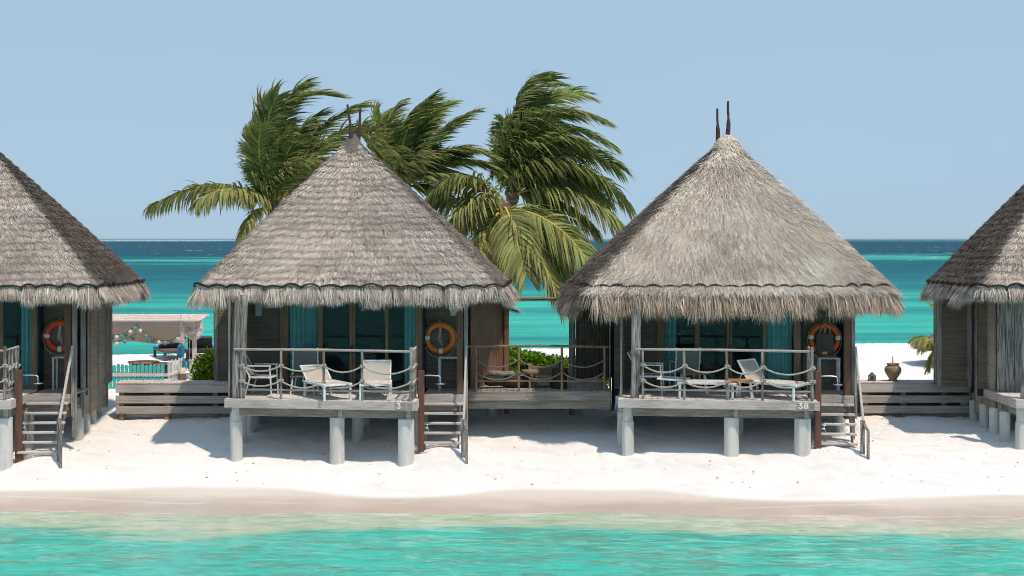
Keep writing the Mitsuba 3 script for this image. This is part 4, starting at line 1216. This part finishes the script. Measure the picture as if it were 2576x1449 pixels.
Y = dict(tone=.75); G = dict(tone=.1); K_ = dict(tone=-.5)
palm('wind blown coconut palm left of the second bungalow, one long frond drooping to the left', 44.0, (690, 528), [
    ([(570, 415), (375, 522)], -.9, dict(tone=.35, wind=.12, droop=1.3, width=.62, n=84)),
    ([(600, 435), (500, 505)], -1.5, dict(tone=.5, wind=.10, droop=1.2, width=.75)),
    ([(598, 400), (664, 243)], .3, dict(tone=.1, wind=.8, droop=.2, width=.50)),
    ([(640, 440), (618, 372)], .9, dict(tone=-.1, wind=.3, droop=1.0, width=.5, sparse=.7)),
    ([(640, 200), (842, 243)], -.5, dict(tone=.15, wind=.8, droop=.15, width=.85)),
    ([(672, 270), (765, 213)], .6, dict(tone=0, wind=.8, droop=.15, width=.85)),
    ([(640, 330), (700, 240)], -.9, dict(tone=.1, wind=.7, droop=.25, width=.85)),
    ([(770, 310), (908, 268)], .2, dict(tone=.1, wind=.8, droop=.2, width=.8)),
    ([(790, 360), (890, 322)], -.6, dict(tone=.2, wind=.7, droop=.4, width=.8)),
    ([(740, 400), (830, 405)], -1.2, dict(tone=.4, wind=.5, droop=.7, width=.75)),
    ([(640, 505), (603, 610)], -1.0, dict(tone=.8, wind=.25, droop=.7, width=.5)),
    ([(640, 400), (655, 318)], -1.3, dict(tone=.05, wind=.6, droop=.4, width=.6)),
    ([(680, 390), (780, 325)], 1.0, dict(tone=-.5, wind=.7, droop=.4, width=.85)),
    ([(655, 455), (632, 430)], -.6, dict(tone=-.2, wind=.2, droop=1.2, width=.5, sparse=.8)),
    ([(720, 340), (800, 290)], -.2, dict(tone=.05, wind=.8, droop=.25, width=.85)),
    ([(700, 420), (740, 350)], -.8, dict(tone=-.3, wind=.6, droop=.6, width=.85)),
    ([(655, 470), (655, 420)], .7, dict(tone=-.5, wind=.3, droop=.9, width=.55)),
], [(700, 640), (760, 800), (800, 1000)], 1)
palm('wind blown coconut palm rising behind the roof of the second bungalow', 45.5, (1018, 470), [
    ([(930, 360), (1000, 264)], .3, dict(tone=.2, wind=.8, droop=.2, width=.7)),
    ([(985, 330), (1085, 250)], -.4, dict(tone=.05, wind=.9, droop=.1, width=.8)),
    ([(1010, 320), (1120, 262)], .6, dict(tone=.05, wind=.9, droop=.15, width=.8)),
    ([(1060, 350), (1186, 284)], -.6, dict(tone=.15, wind=.9, droop=.1, width=.75)),
    ([(1110, 330), (1232, 392)], -.9, dict(tone=.35, wind=.8, droop=.5, width=.7)),
    ([(1110, 370), (1240, 425)], -.3, dict(tone=.3, wind=.8, droop=.6, width=.75)),
    ([(940, 400), (908, 322)], -.4, dict(tone=.2, wind=.6, droop=.3, width=.7)),
    ([(960, 350), (960, 290)], 1.0, dict(tone=.0, wind=.7, droop=.3, width=.8)),
    ([(960, 390), (930, 350)], -1.0, dict(tone=.4, wind=.6, droop=.6, width=.75)),
    ([(1060, 420), (1190, 450)], -.8, dict(tone=.2, wind=.7, droop=.7, width=.8)),
    ([(1020, 380), (1070, 310)], .2, dict(tone=-.2, wind=.8, droop=.3, width=.85)),
    ([(1050, 420), (1120, 400)], .8, dict(tone=-.6, wind=.7, droop=.5, width=.85)),
    ([(1020, 420), (1060, 380)], -.6, dict(tone=-.5, wind=.7, droop=.6, width=.85)),
    ([(1060, 460), (1110, 490)], -.2, dict(tone=-.3, wind=.6, droop=.8, width=.8)),
    ([(990, 430), (985, 380)], -.8, dict(tone=.1, wind=.6, droop=.7, width=.8)),
    ([(1070, 400), (1160, 380)], .2, dict(tone=.1, wind=.8, droop=.5, width=.8)),
], [(1010, 600), (980, 800), (950, 1000)], 2)
palm('tallest coconut palm, its crown swept to the right, between the two middle roofs', 46.5, (1288, 492), [
    ([(1250, 205), (1405, 212)], -.3, dict(tone=.15, wind=.7, droop=.35, width=.72)),
    ([(1275, 330), (1290, 170), (1395, 200)], .3, dict(tone=0, wind=.7, droop=.25, width=.75)),
    ([(1300, 205), (1465, 236)], .8, dict(tone=-.1, wind=.6, droop=.45, width=.9)),
    ([(1305, 215), (1515, 300)], -.2, dict(tone=.0, wind=.5, droop=.7, width=.9)),
    ([(1330, 240), (1530, 360)], .9, dict(tone=-.3, wind=.5, droop=.7, width=.9)),
    ([(1400, 300), (1558, 425)], -.3, dict(tone=-.1, wind=.35, droop=.8, width=.9)),
    ([(1440, 350), (1575, 510)], -.8, dict(tone=.2, wind=.2, droop=1.1, width=.95, n=88)),
    ([(1440, 425), (1572, 580)], -1.3, dict(tone=.35, wind=.15, droop=1.2, width=1.05, n=96)),
    ([(1410, 400), (1520, 500)], .5, dict(tone=-.1, wind=.2, droop=1.1, width=1.0)),
    ([(1262, 370), (1248, 430)], .4, dict(tone=-.3, wind=.1, droop=1.2, width=.5, sparse=.7)),
    ([(1262, 330), (1268, 300)], -.3, dict(tone=-.2, wind=-.1, droop=.7, width=.5, sparse=.9)),
    ([(1310, 290), (1400, 330)], -1.0, dict(tone=.25, wind=.6, droop=.7, width=.9)),
    ([(1310, 265), (1440, 285)], -1.0, dict(tone=.1, wind=.6, droop=.6, width=.95)),
    ([(1330, 320), (1465, 360)], -1.2, dict(tone=.05, wind=.5, droop=.8, width=1.0)),
    ([(1340, 380), (1450, 420)], -.9, dict(tone=.1, wind=.4, droop=1.0, width=1.0)),
    ([(1320, 380), (1420, 420)], .6, dict(tone=-.7, wind=.6, droop=.8, width=1.0)),
    ([(1360, 400), (1480, 450)], .2, dict(tone=-.4, wind=.3, droop=1.0, width=1.05)),
    ([(1300, 260), (1350, 240)], .5, dict(tone=-.3, wind=.8, droop=.3, width=.9)),
    ([(1380, 470), (1490, 570)], .3, dict(tone=-.3, wind=.2, droop=1.1, width=1.05)),
    ([(1295, 360), (1335, 300)], -.5, dict(tone=-.3, wind=.6, droop=.5, width=.9)),
    ([(1290, 330), (1320, 250)], .2, dict(tone=-.5, wind=.5, droop=.6, width=.9)),
    ([(1340, 470), (1400, 540)], -.3, dict(tone=-.2, wind=.15, droop=1.1, width=.95)),
], [(1275, 600), (1225, 740), (1150, 1000)], 3)
palm('nearer coconut palm with drooping yellow ribbed fronds, between the two middle roofs', 43.0, (1264, 532), [
    ([(1165, 395), (1078, 500)], -.4, dict(tone=.3, wind=.15, droop=1.1, width=0.89)),
    ([(1195, 470), (1070, 522)], .5, dict(tone=.35, wind=.15, droop=1.1, width=0.89)),
    ([(1185, 485), (1122, 575)], -1.0, dict(tone=.7, wind=.25, droop=.9, width=1.00)),
    ([(1222, 560), (1204, 655)], -.9, dict(tone=.75, wind=.5, droop=.8, width=0.71, sparse=.7)),
    ([(1275, 505), (1322, 690)], -1.6, dict(tone=.6, wind=.1, droop=.8, width=0.85)),
    ([(1330, 560), (1412, 765)], -1.5, dict(tone=.6, wind=.1, droop=.8, width=1.00, n=90)),
    ([(1390, 520), (1490, 670)], -.9, dict(tone=.35, wind=.2, droop=1.0, width=1.00)),
    ([(1360, 570), (1440, 710)], -.2, dict(tone=.1, wind=.15, droop=1.0, width=1.06)),
    ([(1330, 510), (1450, 600)], .7, dict(tone=-.2, wind=.3, droop=.9, width=1.00)),
    ([(1275, 590), (1290, 690)], .2, dict(tone=-.1, wind=.3, droop=.7, width=0.65, sparse=.8)),
    ([(1235, 560), (1235, 660)], .6, dict(tone=-.3, wind=.2, droop=.9, width=0.71)),
    ([(1215, 500), (1160, 560)], .8, dict(tone=.1, wind=.2, droop=1.0, width=0.94)),
    ([(1310, 560), (1370, 640)], .9, dict(tone=-.5, wind=.2, droop=.9, width=0.94)),
], [(1255, 610), (1222, 720), (1150, 1000)], 4)

# ---------------------------------------------------------------- shrubs and hedge
def leafy(key, n, fn, seed, size, cols, name='foliage'):
    r = np.random.default_rng(seed)
    B = fn(r, n)
    d = r.normal(0, 1, (n, 3)); d[:, 2] = np.abs(d[:, 2]) + .3; d /= np.linalg.norm(d, axis=1, keepdims=True)
    S = np.cross(d, r.normal(0, 1, (n, 3))); S /= np.linalg.norm(S, axis=1, keepdims=True)
    N = np.cross(S, d)
    col = np.array(cols)[r.integers(0, len(cols), n)] * r.uniform(.6, 1.4, (n, 1))
    v, f, c = blades(B, d, S, N, size * r.uniform(.6, 1.3, n), size * .42, size * .1, np.clip(col, 0, .8), curl=.25)
    add(key, name, trimesh.Trimesh(v, f, process=False), BUSH, color=c, kind='stuff')
GR = [(.10, .22, .012), (.16, .30, .02), (.07, .16, .012), (.20, .32, .03)]
k = thing('hedge', 'bright green leafy hedge on the sand behind the middle terrace', 'hedge')
def hedge(r, n):
    x = r.uniform(-.35, 2.6, n); y = 40.2 + r.uniform(-.6, .6, n)
    h = .98 + .22 * np.sin(x * 2.1 + 2) * .5 + .12 * r.random(n) - .08 * x * .6
    return np.stack([x, y, 1.15 + h * np.sqrt(r.random(n))], -1)
leafy(k, 5200, hedge, 5, .13, GR)
m = MB()
for i in range(26):
    x, y = rng.uniform(-.3, 2.5), 40.2 + rng.uniform(-.5, .5)
    m.tube([(x, y, 1.0), (x + rng.uniform(-.1, .1), y, 1.6), (x + rng.uniform(-.15, .15), y, 2.0)], .012, 5)
add(k, 'stems', m, TRUNK, kind='stuff')
k = thing('shrub', 'rounded green shrub beside the dark left wall of the second bungalow', 'shrub')
c = D(527, 930, 38.3)
def ball(r, n):
    d = r.normal(0, 1, (n, 3)); d /= np.linalg.norm(d, axis=1, keepdims=True)
    q = r.random(n) ** .35
    lump = .8 + .4 * meshkit.noise(d * 2.3 + 3, 4)
    return c + d * (q * lump)[:, None] * [.46, .5, .62] - [0, 0, .1]
leafy(k, 3600, ball, 6, .085, [(.07, .15, .010), (.11, .20, .012), (.05, .10, .010)])
m = MB()
for i in range(9):
    a = rng.uniform(0, 6.28); m.tube([c - [0, 0, .75], c + [.15 * math.cos(a), .15 * math.sin(a), -.3], c + [.36 * math.cos(a), .36 * math.sin(a), .2]], .014, 5)
add(k, 'stems', m, TRUNK, kind='stuff')
# young palm mostly hidden behind the right hand bungalow
k = thing('young_palm', 'young palm with arching fronds left of the right edge bungalow', 'palm tree')
c = D(2385, 905, 40.5)
for i, (q, e) in enumerate((([(2338, 832), (2298, 856)], 0), ([(2350, 830), (2318, 880)], -.6), ([(2360, 850), (2335, 925)], -.3), ([(2370, 790), (2345, 765)], .4), ([(2420, 800), (2460, 850)], .2), ([(2400, 790), (2420, 760)], -.2))):
    frond(k, [c] + [D(x, y, 40.5 + e * (j + 1) / 2) for j, (x, y) in enumerate(q)], 900 + i, width=.30, droop=.9, wind=.05, tone=.25, n=36)
g = float(sand_height(c[0], c[1]))
add(k, 'trunk', MB().tube([(c[0], c[1], g - .1), (c[0] + .03, c[1], (g + c[2]) / 2), (c[0], c[1], c[2] + .05)], [.09, .07, .06], 10), TRUNK, smooth=True)
# thatched beach umbrella behind it
k = thing('thatched_umbrella', 'thatched beach umbrella peeping out left of the right edge bungalow', 'umbrella')
c = D(2408, 834, 46.0)
g = float(sand_height(c[0], c[1]))
add(k, 'pole', MB().tube([(c[0], c[1], g - .1), (c[0], c[1], c[2] + .1)], .05, 8), FR, smooth=True)
r = np.random.default_rng(5); n = 4200
a = r.uniform(0, 2 * np.pi, n); s = np.sqrt(r.random(n)) * 1.25
B = np.stack([c[0] + s * np.cos(a), c[1] + s * np.sin(a), c[2] + .35 - .62 * s], -1)
dd = np.stack([np.cos(a) * .85, np.sin(a) * .85, -.53 + 0 * a], -1); N_ = np.stack([np.cos(a) * .53, np.sin(a) * .53, .85 + 0 * a], -1); S_ = np.stack([-np.sin(a), np.cos(a), 0 * a], -1)
v, f, cc = blades(B, dd, S_, N_, r.uniform(.18, .35, n), .03, r.uniform(0, .05, n), np.array([.33, .28, .25]) * r.uniform(.6, 1.3, (n, 1)))
add(k, 'thatch', trimesh.Trimesh(v, f, process=False), STRAW, color=cc, kind='stuff')
add(k, 'canopy', MB().lathe([(0, c[2] + .33), (1.3, c[2] - .5), (1.28, c[2] - .54), (0, c[2] + .25)], (c[0], c[1], 0), 24), CORE)

# ---------------------------------------------------------------- the beach behind the left gap
k = thing('pergola', 'pinkish white timber pergola with a sagging canvas, in the left gap', 'pergola')
PY = 42.0
xr = D(459, 900, PY)[0]; xl = D(150, 900, PY)[0]
zt = D(400, 795, PY)[2]
gz = float(sand_height(xr, PY))
add(k, 'beam', MB().box((xl - 1.0, PY - .08, zt - .30), (D(490, 900, PY)[0], PY, zt - .14), .008), PINK)
n = 9
for i in range(n):
    y = PY - .25 + i * .16
    add(k, 'roof_plank', MB().box((xl - 1.2, y, zt - .135 + .012 * i), (D(505, 900, PY)[0] + .02 * (i % 2), y + .15, zt - .10 + .012 * i), .006), PINK)
for x, y in ((xr, PY - .04), (xr + .27, PY + .30), (xl, PY - .04), (xl, PY + 1.1)):
    add(k, 'post', MB().box((x - .055, y - .055, float(sand_height(x, y)) - .3), (x + .055, y + .055, zt - .14), .008), PINK)
# canvas hung below the roof
uu, vv = np.meshgrid(np.linspace(0, 1, 30), np.linspace(0, 1, 16))
X = xl - .9 + (xr - .08 - xl + .9) * uu
Zc = zt - .31 - .56 * vv - .10 * np.sin(vv * np.pi) - .03 * np.sin(uu * 18) * vv + .10 * (1 - uu) * vv
Yc = PY + .1 + 1.2 * vv
v = np.stack([X, Yc, Zc], -1).reshape(-1, 3)
i, j = np.meshgrid(np.arange(15), np.arange(29), indexing='ij'); a = i * 30 + j
q = np.stack([a, a + 1, a + 31, a + 30], -1).reshape(-1, 4)
add(k, 'canvas', trimesh.Trimesh(v, np.vstack([q[:, [0, 1, 2]], q[:, [0, 2, 3]]]), process=False), CANVAS, smooth=True)
b = trimesh.creation.icosphere(subdivisions=4, radius=1.0)
cc_ = D(483, 826, PY)
b = trimesh.Trimesh(np.array(b.vertices) * [.26, .24, .34] + cc_ + [-.02, .25, .0], b.faces, process=False)
add(k, 'gathered_canvas', lumpy(b, .22, 6, 12), mat('canvas_pale', pr((.58, .53, .48), .9, .1)), smooth=True)
# festoon lights
k = thing('festoon_lights', 'string of white, teal and dark bulbs hanging under the pergola', 'string lights')
for (xa, ya), (xb, yb), sag in (((200, 845), (345, 838), 20), ((345, 818), (455, 842), 26), ((265, 838), (345, 815), 14)):
    t = np.linspace(0, 1, 15)
    P_ = np.array([D(xa + (xb - xa) * q, ya + (yb - ya) * q + sag * 4 * q * (1 - q), PY - .2) for q in t])
    add(k, 'cord', MB().tube(P_, .010, 5), POLE, smooth=True)
    for i in range(1, 14, 2):
        g = trimesh.creation.icosphere(subdivisions=2, radius=1.0)
        g = trimesh.Trimesh(np.array(g.vertices) * [.055, .055, .065] + P_[i] - [0, 0, .065], g.faces, process=False)
        add(k, 'bulb', g, (BULBW, BULBT, BULBD)[(i // 2 + len(P_) + int(xa)) % 3], smooth=True)
# picket fence
k = thing('picket_fence', 'low turquoise picket fence with round tops under the pergola', 'fence')
FY = 40.4
z1 = D(350, 916, FY)[2]
x0, x1 = D(150, 0, FY)[0], D(414, 0, FY)[0]
nP = 26
for i in range(nP):
    x = x0 + (x1 - x0) * (i + .5) / nP; w = (x1 - x0) / nP * .42
    g = float(sand_height(x, FY)) - .1
    a = np.linspace(0, np.pi, 9)
    poly = [(x - w, g), (x + w, g)] + [(x + w * math.cos(q), z1 - w + w * math.sin(q) + .02 * math.sin(i * 2.3)) for q in a]
    add(k, 'picket', MB().prism(poly, FY, FY + .022), PICK)
add(k, 'rail', MB().box((x0, FY - .03, z1 - .33), (x1 + .1, FY - .002, z1 - .25), .005), PINK)
for i in range(5):
    y = FY + .15 + i * .24
    g = float(sand_height(x1 + .12, y)) - .1
    poly = [(y, g), (y + .15, g), (y + .15, z1 + .02), (y + .075, z1 + .09), (y, z1 + .02)]
    M = np.eye(4); M[:3, 0] = (.16, .987, 0); M[:3, 1] = (.987, -.16, 0)
    m = MB().prism([(a_ - FY, z_) for a_, z_ in poly], 0, .022, M)
    m.v[0] = m.v[0] + [x1 + .02, FY, 0]
    add(k, 'picket', m, PICKW, label='bare whitish picket')
add(k, 'rail', MB().bar((x1 + .06, FY - .03, z1 - .29), (x1 + .26, FY + 1.25, z1 - .29), .03, .08), PICKW)
# round tables behind the fence
for i, (x, y, w, lab) in enumerate(((361, 908, .44, 'navy blue barrel table with a wooden rim, left one behind the picket fence'), (405, 912, .30, 'smaller barrel table, right one behind the picket fence'))):
    k = thing('barrel_table', lab, 'table')
    c = D(x, y, 42.6); g = float(sand_height(c[0], c[1]))
    z = c[2] - .02
    add(k, 'barrel', MB().lathe([(0, g - .1), (w * .8, g - .1), (w * .92, (g + z) / 2), (w * .9, z - .03), (0, z - .03)], (c[0], c[1], 0), 24), NAVY, smooth=40)
    add(k, 'top', MB().lathe([(0, z - .028), (w, z - .028), (w + .01, z), (w - .02, z + .012), (0, z + .012)], (c[0], c[1], 0), 28), TABLE, smooth=40)
# buoys
for i, (x, y, d_, lab) in enumerate(((455, 882, 41.6, 'large blue hexagonal buoy hanging from the pergola post, topmost of three'), (461, 918, 41.6, 'blue buoy hanging low at the front of the pergola post'), (477, 917, 41.9, 'small blue buoy hanging low to the right of the other two'))):
    k = thing('buoy', lab, 'buoy')
    c = D(x, y, d_); s = (.62, .55, .45)[i]
    add(k, 'body', MB().lathe([(0, .34 * s), (.05 * s, .34 * s), (.165 * s, .20 * s), (.165 * s, -.18 * s), (.07 * s, -.32 * s), (0, -.32 * s)], c, 6), BLUE)
    add(k, 'cord', MB().tube([c + [0, 0, .34 * s], c + [0, 0, 1.0]], .008, 5), ROPE, smooth=True)
# panels beside the shrub and a little lantern
for x, w, h, mt, lab in ((489, .26, .60, YEL, 'pale yellow board standing on the sand beside the pergola post'), (502, .16, .72, ROSE, 'pink board standing on the sand beside the green shrub')):
    k = thing('painted_board', lab, 'board')
    c = D(x, 940, 40.8); g = float(sand_height(c[0], c[1]))
    add(k, 'panel', MB().box((c[0] - w / 2, c[1] - .02, g - .05), (c[0] + w / 2, c[1] + .02, g + h + .1), .006), mt)
    add(k, 'cap', MB().box((c[0] - w / 2 - .02, c[1] - .035, g + h + .1), (c[0] + w / 2 + .02, c[1] + .035, g + h + .13), .005), mt)
k = thing('storm_lantern', 'small dark lantern with a white band at the foot of the pergola post', 'lantern')
c = D(459, 948, 41.2); g = float(sand_height(c[0], c[1]))
add(k, 'base', MB().lathe([(0, g), (.16, g), (.16, g + .06), (.11, g + .10), (.11, g + .30), (0, g + .30)], (c[0], c[1], 0), 12), LANT, smooth=35)
add(k, 'globe', MB().lathe([(0, g + .301), (.09, g + .301), (.10, g + .38), (.08, g + .46), (0, g + .46)], (c[0], c[1], 0), 14), BULBW, smooth=35)
# loungers on the far beach
def beach_lounger(label, x, y, d_, deg, w=.78):
    c = D(x, y, d_); c[2] = float(sand_height(c[0], c[1]))
    fr = frame(c[0], c[1], deg, c[2])
    k = thing('beach_lounger', label, 'sun lounger')
    m = MB(fr)
    m.box((-w / 2, -1.2, .24), (w / 2, .70, .33), .015)
    fk = add(k, 'base', m, WICK)
    for sx in (-1, 1):
        for yy in (-1.1, .6): add(k, 'leg', MB(fr).box((sx * w / 2 * .9 - .04, yy - .04, -.1), (sx * w / 2 * .9 + .04, yy + .04, .239), .006), WICK)
    add(k, 'cushion', MB(fr).box((-w / 2 + .03, -.10, .332), (w / 2 - .03, 1.30, .42), .03), CUSH)
    add(k, 'backrest', MB(fr).bar((0, -.12, .30), (0, -.50, .70), w, .05, up=(0, 1, .9), ch=.012), WICK)
    add(k, 'back_cushion', MB(fr).bar((0, -.03, .36), (0, -.41, .76), w - .04, .07, up=(0, 1, .9), ch=.02), CUSH)
    return k
beach_lounger('dark wicker lounger with cyan cushion seen from behind, left one beyond the pergola', 428, 895, 48.5, -24, .84)
beach_lounger('dark wicker lounger with cyan cushion seen from behind, right one beyond the pergola', 505, 896, 48.5, -8)
beach_lounger('dark wicker lounger on the sand behind the green hedge', 1322, 898, 42.2, -3, .58)
